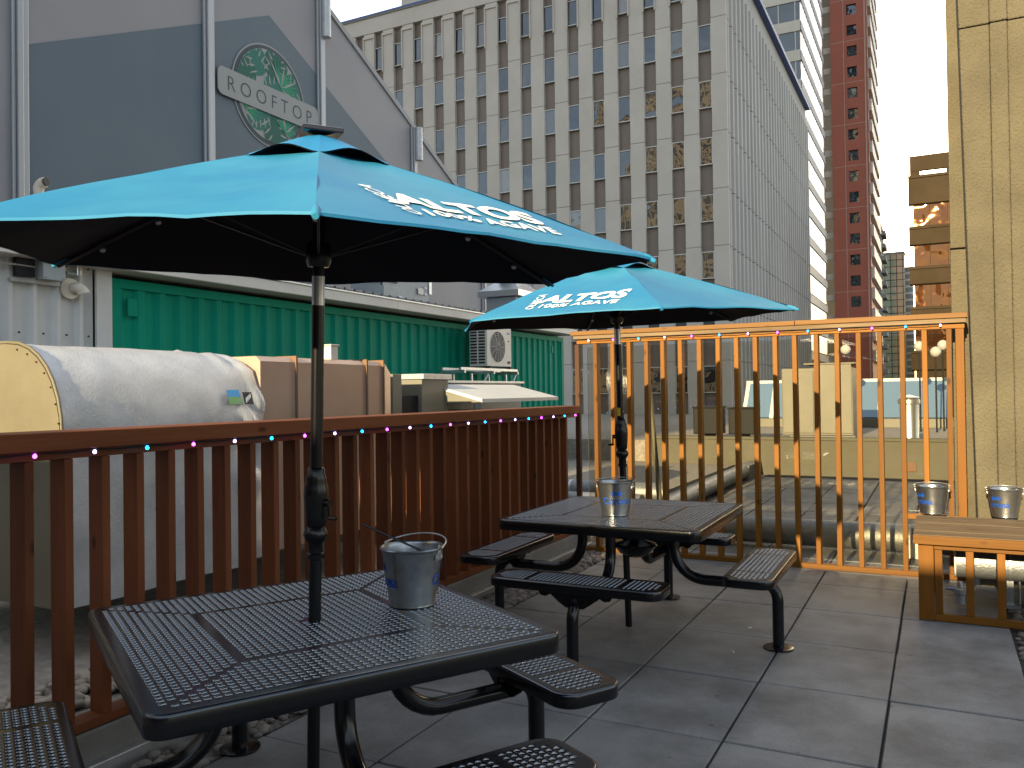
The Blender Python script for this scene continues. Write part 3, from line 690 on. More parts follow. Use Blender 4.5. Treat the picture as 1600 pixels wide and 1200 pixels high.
for z in (2.14, 2.84):
    for i in range(8): K(MB().box(-7.842, -7.832, 3.94+.245*i+.008, 3.94+.245*i+.026, z, z+.018)).build('screw_head', 'dark', kt)
K(MB().box(-7.86, -7.825, 5.76, 5.945, .2, 2.86)).build('corner_trim', 'whitesteel', kt, bevel=.004)
K(MB().box(-10.4, -7.62, -3, 18.3, 2.855, 2.875)).build('soffit', 'soffit', kt)
K(MB().box(-7.64, -7.60, -3, 10.9, 2.86, 2.995).box(-7.64, -7.601, 10.904, 18.32, 2.86, 2.995)).build('fascia', 'fascia', kt, bevel=.004)
K(MB().box(-7.72, -7.585, -3, 18.33, 2.998, 3.025)).build('drip_edge', 'steel', kt, bevel=.003)
rf = MB(); n = 96
ys = []
for i in range(n):
    y = -3+.222*i; ys += [(y, 0), (y+.09, 0), (y+.10, .03), (y+.13, .03), (y+.14, 0)]
vs = []
for y, h in ys: vs += [(-7.57, y, 3.03+h), (-10.6, y, 3.22+h)]
rf.add(vs, [(2*i, 2*i+2, 2*i+3, 2*i+1) for i in range(len(ys)-1)])
K(rf).build('metal_roof', 'steel', kt, recalc=False)

# ---------------- things on and before it
t = thing('electrical_box', 'grey weatherproof electrical box on rails on the white clad wall', 'electrical box', (-7.84, 5.1, 2.78))
MB().box(.05, .16, -.02, .20, -.11, .11).build('box_body', 'greyunit', t, bevel=.008)
MB().box(.16, .172, -.025, .205, -.115, .115).build('box_lid', 'greyunit', t, bevel=.006)
for z in (-.15, .13): MB().box(.003, .05, -.27, .23, z, z+.04).build('mounting_rail', 'steel', t)
MB().box(.052, .10, -.25, -.06, -.10, .10).build('side_box', 'darkgrey', t, bevel=.006)
MB().tube([(.10, .04, .11), (.10, .04, .35)], .014, 10).tube([(.10, .07, .11), (.10, .07, .35)], .010, 10).tube([(.09, -.06, 0), (.09, -1.2, .02)], .012, 10).build('conduit', 'alu', t, smooth=40)
for y, z in ((0, -.09), (.18, -.09), (0, .09), (.18, .09)): MB().box(.172, .178, y-.008, y+.008, z-.008, z+.008).build('bolt', 'alu', t)
t = thing('wall_vent', 'cream round wall vent with a downturned elbow on the white cladding', 'wall vent', (-7.83, 5.45, 2.62))
MB().tube([(0, 0, 0), (.03, 0, 0)], .105, 24).build('vent_flange', 'pvc', t, smooth=40)
MB().tube([(.03, .02, .01), (.08, .02, .01)]+arc((.08, .02, -.06), .07, 90, 10, 6, (.35, .94, 0), (0, 0, 1)), [.05]*2+[.052, .055, .058, .060, .060, .062, .064], 16).build('vent_elbow', 'pvc', t, smooth=50)
t = thing('conduit_fitting', 'grey conduit elbow box above the cream wall vent', 'conduit', (-7.82, 5.52, 2.80))
MB().box(0, .05, -.02, .03, -.05, .09).build('fitting_body', 'alu', t, bevel=.01)
MB().tube([(.02, .005, .09), (.02, .005, .30)], .016, 10).tube([(.02, -.02, -.03), (.02, -.12, -.03)], .018, 10).build('conduit', 'greyunit', t, smooth=40)
t = thing('vent_pipe', 'cream plastic pipe elbow standing on the eave before the grey tent', 'vent pipe', (-7.80, 5.12, 3.03))
MB().tube([(0, 0, 0), (0, 0, .50)]+arc((.07, .02, .52), .075, 180, 95, 6, (.96, .28, 0), (0, 0, 1)), [.046]*2+[.05]*7, 18).build('pipe_elbow', 'pvc', t, smooth=50)
MB().tube([(.068, .022, .597), (.082, .026, .598)], .040, 16).build('vent_grille', 'dark', t)
# air conditioner on a steel stand
t = thing('equipment_stand', 'galvanised steel stand carrying the white air conditioner', 'stand', (-7.45, 13.7, .14))
sb = MB()
for x in (-.20, .17): sb.box(x, x+.04, -1.45, .70, 1.775, 1.82)
for y in (-1.4, -.35, .62): sb.box(-.24, .25, y, y+.04, 1.72, 1.772)
sb.build('stand_rail', 'steel', t)
for y in (-1.1, .2):
    for x in (-.19, .18): MB().box(x, x+.035, y, y+.035, 0, 1.715).build('stand_leg', 'steel', t)
for a, b in ((-1.05, -.45), (.22, .66)): MB().tube([(.19, a, 1.2), (.19, b, 1.72)], .018, 8).build('brace', 'steel', t)
t = thing('air_conditioner', 'white outdoor air conditioner unit against the green container', 'air conditioner', (-7.48, 13.8, 1.962))
MB().box(-.20, .17, -.50, .48, .04, .78).build('casing', 'acw', t, bevel=.012)
MB().box(-.22, .19, -.44, -.38, 0, .04).box(-.22, .19, .38, .44, 0, .04).build('foot', 'darkgrey', t)
lv = MB()
for c in (-.175, -.005):
    for i in range(12): lv.box(c, c+.135, -.506, -.498, .09+i*.056, .09+i*.056+.034)
lv.build('side_louver', 'dark', t)
fg = MB()
for i in range(1, 9):
    pts = [(.178, -.08+.036*i*math.cos(a*PI/16), .41+.036*i*math.sin(a*PI/16)) for a in range(33)]; fg.tube(pts, .004, 5, caps=False)
for a in range(12): fg.tube([(.181, -.08+.03*math.cos(a*PI/6), .41+.03*math.sin(a*PI/6)), (.181, -.08+.29*math.cos(a*PI/6), .41+.29*math.sin(a*PI/6))], .004, 5)
gr = fg.build('fan_grille', 'acw', t)
MB().tube([(.171, -.08, .41), (.174, -.08, .41)], .285, 32).build('fan_opening', 'darkgrey', t)
MB().box(.17, .174, .31, .42, .10, .15).build('rating_plate', 'dark', t)
MB().box(.17, .174, .30, .42, .66, .70).build('blue_label', 'stick_b', t)
MB().box(.17, .176, .34, .38, .52, .545).build('control_slot', 'dark', t)
# units on the roof
t = thing('rooftop_unit', 'pale blue grey ventilation unit on the white metal roof left of centre', 'ventilation unit', (-8.9, 12.9, 3.12))
MB().box(-.6, .1, -.75, .12, 0, .62).build('unit_casing', 'greyunit', t, bevel=.01)
MB().box(-.55, .08, .125, .82, .05, .58).build('side_casing', 'greyunit', t, bevel=.01)
MB().box(-.57, .10, .80, .90, .33, .62).build('edge_bracket', 'steel', t, bevel=.006)
MB().box(.102, .112, -.60, -.30, .42, .50).build('black_panel', 'dark', t)
MB().box(.0, .35, -1.05, -.55, 0, .30).build('junction_case', 'greyunit', t, bevel=.008)
MB().tube([(.2, -.9, .30), (.2, -.92, .7), (.18, -.9, 1.1)], .018, 8).build('cable', 'dark', t, smooth=40)
MB().box(.104, .112, .40, .58, .30, .42).box(.104, .112, .62, .70, .42, .46).box(.104, .112, .62, .70, .30, .34).build('label_plate', 'acw', t)
MB().tube([(.05, -1.6, .03), (.3, -1.1, .05), (.45, -.7, .1), (.42, -.3, .04)], .035, 10).build('foil_hose', 'foil', t, smooth=40)
t = thing('exhaust_hood', 'grey metal exhaust stack with a flared hood on the roof behind the far umbrella', 'exhaust hood', (-9.2, 18.1, 3.05))
MB().box(-.45, .35, -.55, .55, 0, .75).build('stack_base', 'greyunit', t, bevel=.01)
hp = MB(); q = [(-.55, .75), (.45, .75)]
hp.add([(-.6,-.7,.76),(.5,-.7,.76),(.5,.7,.76),(-.6,.7,.76),(-.6,-.7,.90),(.5,-.7,.90),(.5,.7,.90),(-.6,.7,.90),(-.3,-.32,1.15),(.2,-.32,1.15),(.2,.32,1.15),(-.3,.32,1.15)],
       [(3,2,1,0),(0,1,5,4),(1,2,6,5),(2,3,7,6),(3,0,4,7),(4,5,9,8),(5,6,10,9),(6,7,11,10),(7,4,8,11),(8,9,10,11)]); hp.build('flared_hood', 'alu', t)
MB().lathe([(.30, 1.15), (.34, 1.35), (.42, 1.55), (.40, 1.60)], 20, (-.05, 0, 0)).build('stack_top', 'steel', t, smooth=30)
MB().tube([(.36, -.2, .25), (.40, -.15, .45), (.40, 0, .52), (.38, .12, .48)], .025, 8).build('cable', 'dark', t, smooth=40)
t = thing('rooftop_unit', 'small grey box unit half hidden behind the near umbrella pole', 'ventilation unit', (-8.9, 10.5, 3.12))
MB().box(-.5, .1, -.5, .35, 0, .5).build('unit_casing', 'greyunit', t, bevel=.01); MB().box(-.52, .12, -.52, .37, .501, .53).build('unit_lid', 'steel', t)

# ---------------- silver duct, brown duct, air handler
prof = [(-4.70, 1.80), (-4.45, 1.80)]
for i in range(1, 9):
    a = R(90-90*i/8); prof.append((-4.45+.45*math.cos(a)**.9, 1.28+.52*math.sin(a)**.9))
prof = [(x, z) for x, z in prof] + [(-3.985, 1.0), (-3.98, .42), (-5.6, .42), (-5.6, 1.2)] + [(-5.45, 1.55), (-5.15, 1.74)]
t = thing('silver_duct', 'big rounded silver foil covered duct with a tan end plate behind the red fence', 'duct', (-4.6, 3.4, .14))
dm = MB(); NY = 44; n = len(prof); vs = []
pr2 = []
for i in range(n):
    a = Vector(prof[i]); b = Vector(prof[(i+1) % n]); k = max(1, int((b-a).length/.05))
    for j in range(k): pr2.append(a.lerp(b, j/k))
n = len(pr2); cx, cz = -4.75, 1.0
for i in range(NY+1):
    y = 2.75+1.46*i/NY; e = max(0, (y-3.86)/.25)
    for q in pr2:
        x, z = q; d = .012*mnoise.noise(Vector((x*3, y*2.2, z*3)))+.006*mnoise.noise(Vector((x*9, y*8, z*9)))
        d += min(1, e)*(.085*mnoise.noise(Vector((x*4.5+7, y*7, z*5.5)))-.01)
        v = Vector((x-cx, z-cz)).normalized(); vs.append((x+v.x*d+4.6, y-3.4, z+v.y*d-.14))
dm.add(vs, [(i*n+k, i*n+(k+1) % n, (i+1)*n+(k+1) % n, (i+1)*n+k) for i in range(NY) for k in range(n)])
dm.build('foil_jacket', 'foil', t, smooth=60)
cp = [((x+4.6)*1.0, z-.14) for x, z in prof]
MB().prism([((x-.0), z) for x, z in cp], -.672, -.655, lambda u, v, w: (u, w, v)).build('end_plate', 'tan', t)
rim = [(x*1.004, -.660, z*1.006) for x, z in cp]
MB().tube(rim+[rim[0]], .009, 8, caps=False).build('end_rim', 'tan', t, smooth=50)
for i in range(2, 12):
    x, z = cp[i]; MB().box(x-.004, x+.006, -.682, -.672, z-.028, z-.020).build('screw_head', 'rust', t)
def onduct(y, z, o=.012):   # face of the duct near its foot is nearly flat
    a = math.asin(min(1, max(0, (z-1.28)/.52))**(1/.9)); return (-4.45+.45*math.cos(a)**.9+o+4.6, y-3.4, z-.14)
for nm, y0, y1, z0, z1, mm in (('blue_sticker', 3.88, 3.985, 1.50, 1.545, 'stick_b'), ('green_sticker', 3.88, 3.985, 1.455, 1.50, 'stick_g'), ('black_sticker', 4.01, 4.09, 1.45, 1.53, 'stick_k')):
    q = MB(); q.quad(onduct(y0, z0, .016), onduct(y1, z0, .016), onduct(y1, z1, .016), onduct(y0, z1, .016)); k = q.build(nm, mm, t, recalc=False)
    if nm == 'black_sticker':
        g = MB()
        for a in range(4): g.quad(onduct(4.02+a*.014, 1.462+a*.010, .0185), onduct(4.03+a*.014, 1.462+a*.010, .0185), onduct(4.035+a*.014, 1.495+a*.008, .0185), onduct(4.025+a*.014, 1.495+a*.008, .0185))
        g.build('sticker_mark', 'white', k, recalc=False)
t = thing('brown_duct', 'square brownish sheet metal duct continuing behind the silver duct', 'duct', (-4.5, 5, .14))
MB().prism([(-.95, .3), (.44, .3), (.44, 1.60), (.40, 1.635), (-.95, 1.635)], -.79, .60, lambda u, v, w: (u, w, v)).build('duct_body', 'copper', t)
MB().prism([(.45, .3), (.45, 1.635), (-.95, 1.635), (-.95, .3)], .601, .76, lambda u, v, w: (u-(w-.6)*.3, w, v-(w-.6)*.6 if v > 1 else v)).build('duct_taper', 'copper', t)
for y in (-.45, .37, .595): MB().box(-.96, .452, y, y+.016, .3, 1.646).build('seam_flange', 'rust', t)
MB().box(.30, .395, .0, .085, 1.636, 1.74).box(.29, .405, -.01, .095, 1.741, 1.752).build('capped_stub', 'pvc', t, bevel=.004)
t = thing('air_handler', 'cream and grey air handling unit with a sloping white hood behind the red fence', 'air handler', (-4.6, 7, .14))
MB().box(-.9, .30, -.92, -.78, .3, 1.545).build('end_frame', 'cream', t, bevel=.006)
MB().box(-.85, .26, -.775, -.46, .3, 1.35).build('dark_recess', 'darkgrey', t)
MB().box(-.9, .30, -.455, .02, .3, 1.50).build('left_casing', 'cream', t, bevel=.006)
MB().box(-.95, .32, -.46, .06, 1.503, 1.555).build('casing_lid', 'steel', t, bevel=.004)
MB().box(-.9, .12, .025, 2.0, .3, 1.47).build('main_casing', 'greyunit', t, bevel=.006)
MB().box(-1.0, .14, .0, 2.05, 1.473, 1.50).build('casing_lid', 'steel', t, bevel=.004)
hd = MB(); hd.add([(.14, -.05, 1.46), (.14, 1.75, 1.46), (.72, 1.75, 1.31), (.72, -.05, 1.31), (.14, -.05, 1.435), (.14, 1.75, 1.435), (.72, 1.75, 1.275), (.72, -.05, 1.275), ],
       [(0,1,2,3),(7,6,5,4),(0,4,5,1),(1,5,6,2),(2,6,7,3),(3,7,4,0)]); hd.build('sloping_hood', 'whitesteel', t)
MB().add([(.13,-.052,1.44),(.72,-.052,1.28),(.13,-.052,1.26),(.13,-.04,1.44),(.72,-.04,1.28),(.13,-.04,1.26)],[(0,1,2),(5,4,3),(0,3,4,1),(1,4,5,2),(2,5,3,0)]).build('hood_cheek', 'cream', t)
MB().box(.125, .42, .05, .55, .4, 1.20).build('filter_box', 'cream', t, bevel=.02)
MB().box(.421, .428, .32, .47, .6, 1.14).build('filter_opening', 'darkgrey', t)
MB().box(.123, .128, .85, .98, 1.16, 1.24).build('blue_sticker', 'stick_b', t)
MB().box(.123, .16, 1.85, 1.90, 1.05, 1.12).build('latch', 'dark', t, bevel=.006)

# ================================================================== GREY TENT with the ROOFTOP sign
XT = -12.
t = thing('frame_tent', 'huge grey frame tent with slate painted gable wall and the round leaf sign', 'tent', (XT, 12, .13))
zr = lambda y: 10.227-.5035*(y-14.484) if y > 10 else 10.227+.5035*4.484-.5035*(10-y)
yl, yr = -4.0, 26.0
K = lambda mb: mb.map(lambda x, y, z: (x-XT, y-12, z-.13))
gw = MB(); gw.prism([(yl, .2), (yr, .2), (yr, zr(yr)), (10, zr(10)), (yl, zr(yl))], XT-.03, XT, lambda u, v, w: (w, u, v)); K(gw).build('gable_wall', 'tent', t)
rf = MB(); rf.prism([(yr+.02, zr(yr)-.1), (yr+.05, zr(yr)+.04), (10, zr(10)+.07), (yl-.05, zr(yl)+.04), (yl-.02, zr(yl)-.1), (10, zr(10)-.05)], XT-30, XT+.04, lambda u, v, w: (w, u, v)); K(rf).build('roof_skin', 'tentside', t)
pd = MB()
zd = lambda y: 9.27-.5035*(y-12.78) if y > 12.78 else 9.27+.487*(y-12.78)
pd.prism([(7.66, 4.2), (18, 4.2), (18, zd(18)), (12.78, 9.27), (7.66, zd(7.66))], XT+.004, XT+.008, lambda u, v, w: (w, u, v)); K(pd).build('slate_panel', 'tentdark', t)
for y in (-2.6, .8, 4.18, 7.58, 11.163, 14.342, 17.984, 21.652, 25.2):
    q = MB(); zt = zr(y)
    for d0, d1, h in ((-.13, -.075, .05), (-.07, .02, .09), (.025, .12, .055)): q.box(XT+.009, XT+.009+h, y+d0, y+d1, .2, zt-.05)
    K(q).build('upright', 'upright_alu', t, bevel=.012)
    if y in (14.342, 17.984):
        k = MB().tube([(XT+.15, y+.06, zt-.9), (XT+.15, y+.06, zt-.05)], .10, 14); K(k).build('upright_sleeve', 'foil', t, smooth=40)
sn = thing('round_sign', 'round leaf patterned sign with a grey ROOFTOP banner on the slate tent wall', 'sign', (XT+.02, 12.77, 7.60))
F = lambda x: (lambda u, v: (x, u, v))
disc = lambda r, x, n=56, e=1.0: [(x, r*math.cos(2*PI*k/n), r*math.sin(2*PI*k/n)*e) for k in range(n)]
for r0, x, mm, nm in ((1.035, .004, 'sign', 'pale_ring'), (1.0, .010, 'signdark', 'dark_ring'), (.93, .016, 'sign', 'leaf_ground')):
    MB().add(disc(r0, x)+disc(r0, x-.012), [tuple(range(56))]+[(k, (k+1) % 56, 56+(k+1) % 56, 56+k) for k in range(56)]).build(nm, mm, sn)
lv = MB(); q = random.Random(5); RR = .925
def clip(p):
    d = math.hypot(*p); return p if d <= RR else (p[0]*RR/d, p[1]*RR/d)
def leafpoly(pts, x, m):
    c = [clip(p) for p in pts]; lv.add([(x, a, b) for a, b in c], [tuple(range(len(c)))], m)
def blade(cx, cz, a, l, w, x, m, bend=.15):
    ca, sa = math.cos(a), math.sin(a); pts = []
    for s, o in ((0, 0), (.25, w), (.6, w*.8), (1, 0), (.6, -w*.6), (.25, -w)):
        bx = bend*s*s*l; pts.append((cx+ca*s*l-sa*(o+bx), cz+sa*s*l+ca*(o+bx)))
    leafpoly(pts, x, m)
def monstera(cx, cz, s, a, x, m):
    n = 26; ca, sa = math.cos(a), math.sin(a); P = []
    for k in range(n):
        th = 2*PI*k/n; rr = s*(.8+.25*math.cos(th)); u, v = rr*math.cos(th), rr*.85*math.sin(th); P.append((cx+u*ca-v*sa, cz+u*sa+v*ca))
    leafpoly(P, x, m)
    for sd in (-1, 1):
        for k in range(5):
            u = s*(-.35+.27*k); l = s*(.62-.07*k); an = a+sd*R(72-9*k)
            bx, bz = cx+u*ca-sd*s*.14*-sa*-1, cz+u*sa+sd*s*.10*ca
            blade(bx+.12*s*math.cos(an), bz+.12*s*math.sin(an), an, l, s*.045, x+.002, 3, .1*sd)
for (cx, cz, s, a, m) in ((-.35, .55, .42, 2.2, 2), (.12, .60, .46, 1.2, 0), (.62, .35, .42, .3, 2), (-.62, .30, .40, 3.3, 0), (.1, -.62, .50, -1.2, 0), (-.25, -.42, .42, -2.6, 2), (.62, -.42, .36, -.4, 0), (.05, .15, .42, .5, 2)):
    monstera(cx, cz, s, a, .0185+.003*q.random(), m)
for (cx, cz, a0, a1, n, l) in ((.28, .28, -.5, 2.0, 13, .62), (-.70, -.42, -.9, 1.9, 12, .52), (.40, -.62, -.6, 2.4, 12, .40), (-.80, -.15, -1.6, .2, 9, .42)):
    for k in range(n): blade(cx, cz, a0+(a1-a0)*k/(n-1), l*q.uniform(.85, 1.05), .030, .0235+.0004*k, 1 if k % 4 else 3)
lv.build('leaf_print', ['leaf1', 'leaf2', 'leaf3', 'sign'], sn, recalc=False)
bp = rrect(1.42, .27, .13, 6); b = MB(); b.prism(bp, .032, .05, lambda u, v, w: (w, u, v-.10)); bn = b.build('banner', 'sign', sn)
vs, fs = text2d('ROOFTOP', .40, -.004, 0, 1.55)
mx = max(x for x, y in vs); k = 1.20/mx
MB().add([(.0535, x*k, y-.24) for x, y in vs], fs).build('lettering', 'signdark', bn, recalc=False)

# ================================================================== ROOF BEHIND THE AMBER FENCE
t = thing('parapet_wall', 'buff parapet wall with a flat cap seen through the smoked glass', 'parapet', (-2.3, 15.5, 0))
MB().box(-2.6, 4.6, -.1, .1, -.3, .60).build('wall_body', 'conc_buff', t, bevel=.004)
MB().box(-2.62, 4.6, -.13, .16, .601, .65).build('wall_cap', 'conc_buff', t, bevel=.006)
MB().box(1.75, 1.98, -.125, -.101, .10, .26).build('wall_grille', 'rust', t, bevel=.006)
t = thing('curb_duct', 'grey silver boxed curb running away from us on the far roof', 'curb', (-2.95, 12, 0))
MB().box(-.11, .11, 2.3, 3.4, -.02, .22).build('concrete_curb', 'conc', t, bevel=.01)
MB().tube([(0, -2.6, .11), (0, 2.28, .13)], .12, 18).build('foil_length', 'foilpipe', t, smooth=40)
MB().box(-.14, .14, .1, .35, -.02, .04).build('block', 'dark', t)
for y, z, r, l in ((9.3, .15, .15, 'nearer of two silver pipes lying left behind the smoked glass'), (10.3, .20, .13, 'farther of two silver pipes lying left behind the smoked glass')):
    t = thing('insulated_pipe', l, 'pipe', (-4.6, y, z), group='foil covered pipes')
    MB().tube([(-1.8, 0, 0), (1.52, 0, 0)], r, 22).build('pipe_body', 'foilpipe', t, smooth=40)
    MB().tube([(.2, 0, 0), (.24, 0, 0)], r+.006, 22).build('band_clamp', 'steel', t, smooth=40)
t = thing('insulated_pipe', 'long foil covered pipe lying just behind the foot of the amber fence', 'pipe', (-1.2, 8.25, .15), group='foil covered pipes')
MB().tube([(-1.05, 0, 0), (3.2, 0, 0)], .125, 26).build('pipe_body', 'foilpipe', t, smooth=40)
MB().tube([(.55, 0, 0), (.575, 0, 0)], .129, 26).build('band_clamp', 'dark', t, smooth=40)
MB().box(.93, 1.05, -.16, -.06, -.15, .02).tube([(.99, -.15, .02), (.99, -.15, .12)], .008, 8).build('pipe_stand', 'steel', t)
t = thing('equipment_cabinet', 'tall buff equipment cabinet on the far roof beyond the parapet', 'cabinet', (-2.1, 17.2, .55))
MB().box(-.62, .68, -.2, 1.1, .06, 1.36).build('cabinet_body', 'cream', t, bevel=.008)
MB().box(.0, .66, -.23, -.201, .10, 1.42).build('cabinet_door', 'cream', t, bevel=.006)
MB().box(-.60, -.03, -.23, -.201, .10, 1.30).build('cabinet_door', 'cream', t, bevel=.006)
MB().box(-.5, .7, -.15, 1.0, 0, .06).build('plinth', 'conc', t)
MB().box(-.2, .72, -.24, 1.14, 1.423, 1.455).build('cabinet_lid', 'cream', t, bevel=.006)
t = thing('waste_bin', 'dark bin on a post in front of the grey office, left of its twin', 'bin', (-3.9, 15.95, .55), group='dark bins on the far roof')
MB().box(-.27, .24, -.2, .3, .12, .62).build('bin_body', 'darkgrey', t, bevel=.02); MB().box(-.29, .26, -.22, .32, .621, .65).build('bin_lid', 'darkgrey', t, bevel=.01); MB().box(-.1, .1, 0, .1, 0, .119).build('bin_foot', 'darkgrey', t)
t = thing('waste_bin', 'dark bin beside the blue skylight, right of its twin', 'bin', (-3.25, 15.95, .55), group='dark bins on the far roof')
MB().box(-.25, .23, -.2, .3, .12, .60).build('bin_body', 'darkgrey', t, bevel=.02); MB().box(-.27, .25, -.22, .32, .601, .63).build('bin_lid', 'darkgrey', t, bevel=.01); MB().box(-.1, .1, 0, .1, 0, .119).build('bin_foot', 'darkgrey', t)
def skylight(label, x0, x1, n):
    t = thing('sloped_skylight', label, 'skylight', ((x0+x1)/2, 22, .55), group='blue sloped skylights'); w = (x1-x0)/2
    MB().box(-w-.1, w+.1, -.15, 1.6, 0, .22).build('skylight_curb', 'cream', t, bevel=.01)
    z = lambda y: .225+y*1.15
    for i in range(n):
        a = -w+2*w*i/n+.05; b = -w+2*w*(i+1)/n-.05
        MB().add([(a, .02, z(.02)), (b, .02, z(.02)), (b, .78, z(.78)), (a, .78, z(.78)), (a, .04, z(.02)-.02), (b, .04, z(.02)-.02), (b, .80, z(.78)-.02), (a, .80, z(.78)-.02)], [(0,1,2,3),(7,6,5,4),(0,4,5,1),(1,5,6,2),(2,6,7,3),(3,7,4,0)]).build('pane', 'skyglass', t)
    fr = MB()
    for i in range(n+1):
        c = -w+2*w*i/n; fr.add([(c-.05, 0, z(0)), (c+.05, 0, z(0)), (c+.05, .8, z(.8)+.02), (c-.05, .8, z(.8)+.02), (c-.05, .06, z(0)-.02), (c+.05, .06, z(0)-.02), (c+.05, .86, z(.8)-.02), (c-.05, .86, z(.8)-.02)], [(0,1,2,3),(7,6,5,4),(0,4,5,1),(1,5,6,2),(2,6,7,3),(3,7,4,0)])
    fr.box(-w-.06, w+.06, .80, .90, z(.8)-.05, z(.8)+.05); fr.build('skylight_frame', 'whitesteel', t)
    MB().add([(-w, .05, .222), (w, .05, .222), (w, .9, z(.8)-.06), (-w, .9, z(.8)-.06), (-w, 1.5, .222), (w, 1.5, .222)], [(3,2,5,4),(0,3,4),(1,5,2)]).build('back_slope', 'whitesteel', t)
skylight('blue sloped skylight left of the buff cabinet', -4.5, -3.1, 2)
skylight('longer blue sloped skylight right of the buff cabinet', -1.75, .25, 4)
t = thing('flue_pipe', 'short bright metal flue with a cap on the far roof near the concrete wall', 'flue', (-.44, 16.2, .55))
MB().lathe([(.17, 0), (.15, .05), (.15, .66), (.18, .68), (.18, .74), (.12, .78)], 22).build('flue_body', 'alu', t, smooth=30)
MB().lathe([(.19, .785), (.02, .83)], 22).build('flue_cap', 'alu', t, smooth=30)
for i, (x, y, z, l) in enumerate(((-1.81, 20, 2.38, 'lone white globe lamp on a thin pole seen through the smoked glass'), (-.32, 20, 2.40, 'left white globe lamp of the three near the concrete wall'), (-.01, 19.8, 2.26, 'lowest white globe lamp of the three near the concrete wall'), (.13, 20.3, 2.42, 'rightmost white globe lamp of the three near the concrete wall'))):
    t = thing('globe_lamp', l, 'lamp', (x, y, .55), group='white globe lamps')
    MB().lathe([(.015, -.11), (.05, -.103), (.095, -.055), (.11, 0), (.095, .055), (.05, .1), (.01, .11)], 18, (0, 0, z-.55)).build('globe', 'globe', t, smooth=80)
    MB().tube([(0, 0, 0), (0, 0, z-.55-.10)], .018, 10).build('lamp_post', 'darkgrey', t, smooth=40)
t = thing('tall_pipe', 'thin leaning pale pipe standing behind the glass at the left of the amber fence', 'pipe', (-2.9, 9.0, 0))
MB().tube([(.15, 0, 0), (.02, 0, 1.6)], .03, 12).build('pipe_body', 'cream', t, smooth=40); MB().tube([(.15, 0, .0), (.15, 0, .05)], .06, 12).build('pipe_foot', 'steel', t)

# ================================================================== OFFICE BLOCK
XO, YO, ZT = -11.31, 52., 30.6
t = thing('office_block', 'grey office block with columns of narrow windows and a ribbed windowless side', 'building', (-26, 60, -26))
B = lambda mb: mb.map(lambda x, y, z: (x+26, y-60, z+26))
B(MB().box(-46, XO-.35, YO+.30, 90.3, -26, ZT-.2)).build('core', 'spandrel', t)
PT, PW, ST = 1.79, .96, 3.59
pr = MB()
ncol = 19
for k in range(ncol):
    x1 = XO-(0 if k == 0 else .95+(k-1)*PT+.83); x0 = XO-.95-k*PT
    for j in range(-1, 8):
        z0 = 1.36+ST*j-1.55; z1 = z0+ST-.03
        if j == 7: z1 = 29.4
        pr.box(x0, x1, YO, YO+.28, max(z0, -3), z1)
B(pr).build('pier', 'lime', t, bevel=.0)
cp = MB()
for k in range(ncol):
    x1 = XO-(0 if k == 0 else .95+(k-1)*PT+.83); x0 = XO-.95-k*PT
    cp.box(x0-.06, x1+.06, YO-.10, YO-.003, 29.0, 29.2).box(x0-.06, x0+.03, YO-.10, YO-.003, 26.2, 28.998).box(x1-.03, x1+.06, YO-.10, YO-.003, 26.2, 28.998)
B(cp).build('pier_cap', 'lime', t)
B(MB().box(-46, XO+.02, YO-.04, YO+.4, 29.42, ZT)).build('parapet_band', 'lime', t)
B(MB().box(-46.1, XO+.10, YO-.12, YO+.6, ZT+.003, ZT+.14)).build('coping', 'limed', t)
B(MB().box(-46.1, -32.5, YO-.14, YO+.5, ZT+.143, ZT+.26)).build('blue_coping', 'roofblue', t)
B(MB().box(XO-.40, XO+.12, YO+.45, 90.4, ZT-.2, ZT+.16)).build('side_coping', 'roofblue', t)
B(MB().box(-39, -20, YO+5, YO+18, ZT, ZT+6)).build('penthouse', 'lime', t)
B(MB().box(-39.2, -19.8, YO+4.8, YO+5.0, ZT+1.2, ZT+1.5).box(-39.3, -19.8, YO+4.7, YO+4.99, ZT+2.4, ZT+2.6)).build('penthouse_band', 'limed', t)
# windows: frame + pane
wins = []; q0 = random.Random(12)
for j in range(8):
    for k in range(ncol-1):
        wins.append((1.36+ST*j, XO-.95-k*PT-.83, j, k))
wins.sort(key=lambda w: (w[3]+abs(w[2]-5)*1.2))
wf = MB(); W0, H0 = .83, 1.71
for a, b, c, d in ((0, W0, 0, .05), (0, W0, H0-.05, H0), (0, .05, .05, H0-.05), (W0-.05, W0, .05, H0-.05)): wf.box(a, b, .06, .20, c, d)
gl = MB().box(.05, W0-.05, .13, .15, .05, H0-.05)
proto = None
for n, (z, x, j, k) in enumerate(wins[:100]):
    if proto is None:
        proto = gl.build('window', 'glass', t, (x+26, YO-60, z+26)); wf.build('window_frame', 'winframe', proto)
    else: dup(proto, t, (x+26, YO-60, z+26)).rotation_euler = (q0.uniform(-.035, .02), 0, q0.uniform(-.03, .03))
rest = MB()
for z, x, j, k in wins[100:]:
    for a, b, c, d, mm in ((0, W0, 0, .05, 1), (0, W0, H0-.05, H0, 1), (0, .05, .05, H0-.05, 1), (W0-.05, W0, .05, H0-.05, 1)): rest.box(x+a, x+b, YO+.06, YO+.2, z+c, z+d, 1)
    rest.box(x+.05, x+W0-.05, YO+.13, YO+.15, z+.05, z+H0-.05, 0)
o = B(rest).build('window', ['glass', 'winframe'], t); o['kind'] = 'stuff'
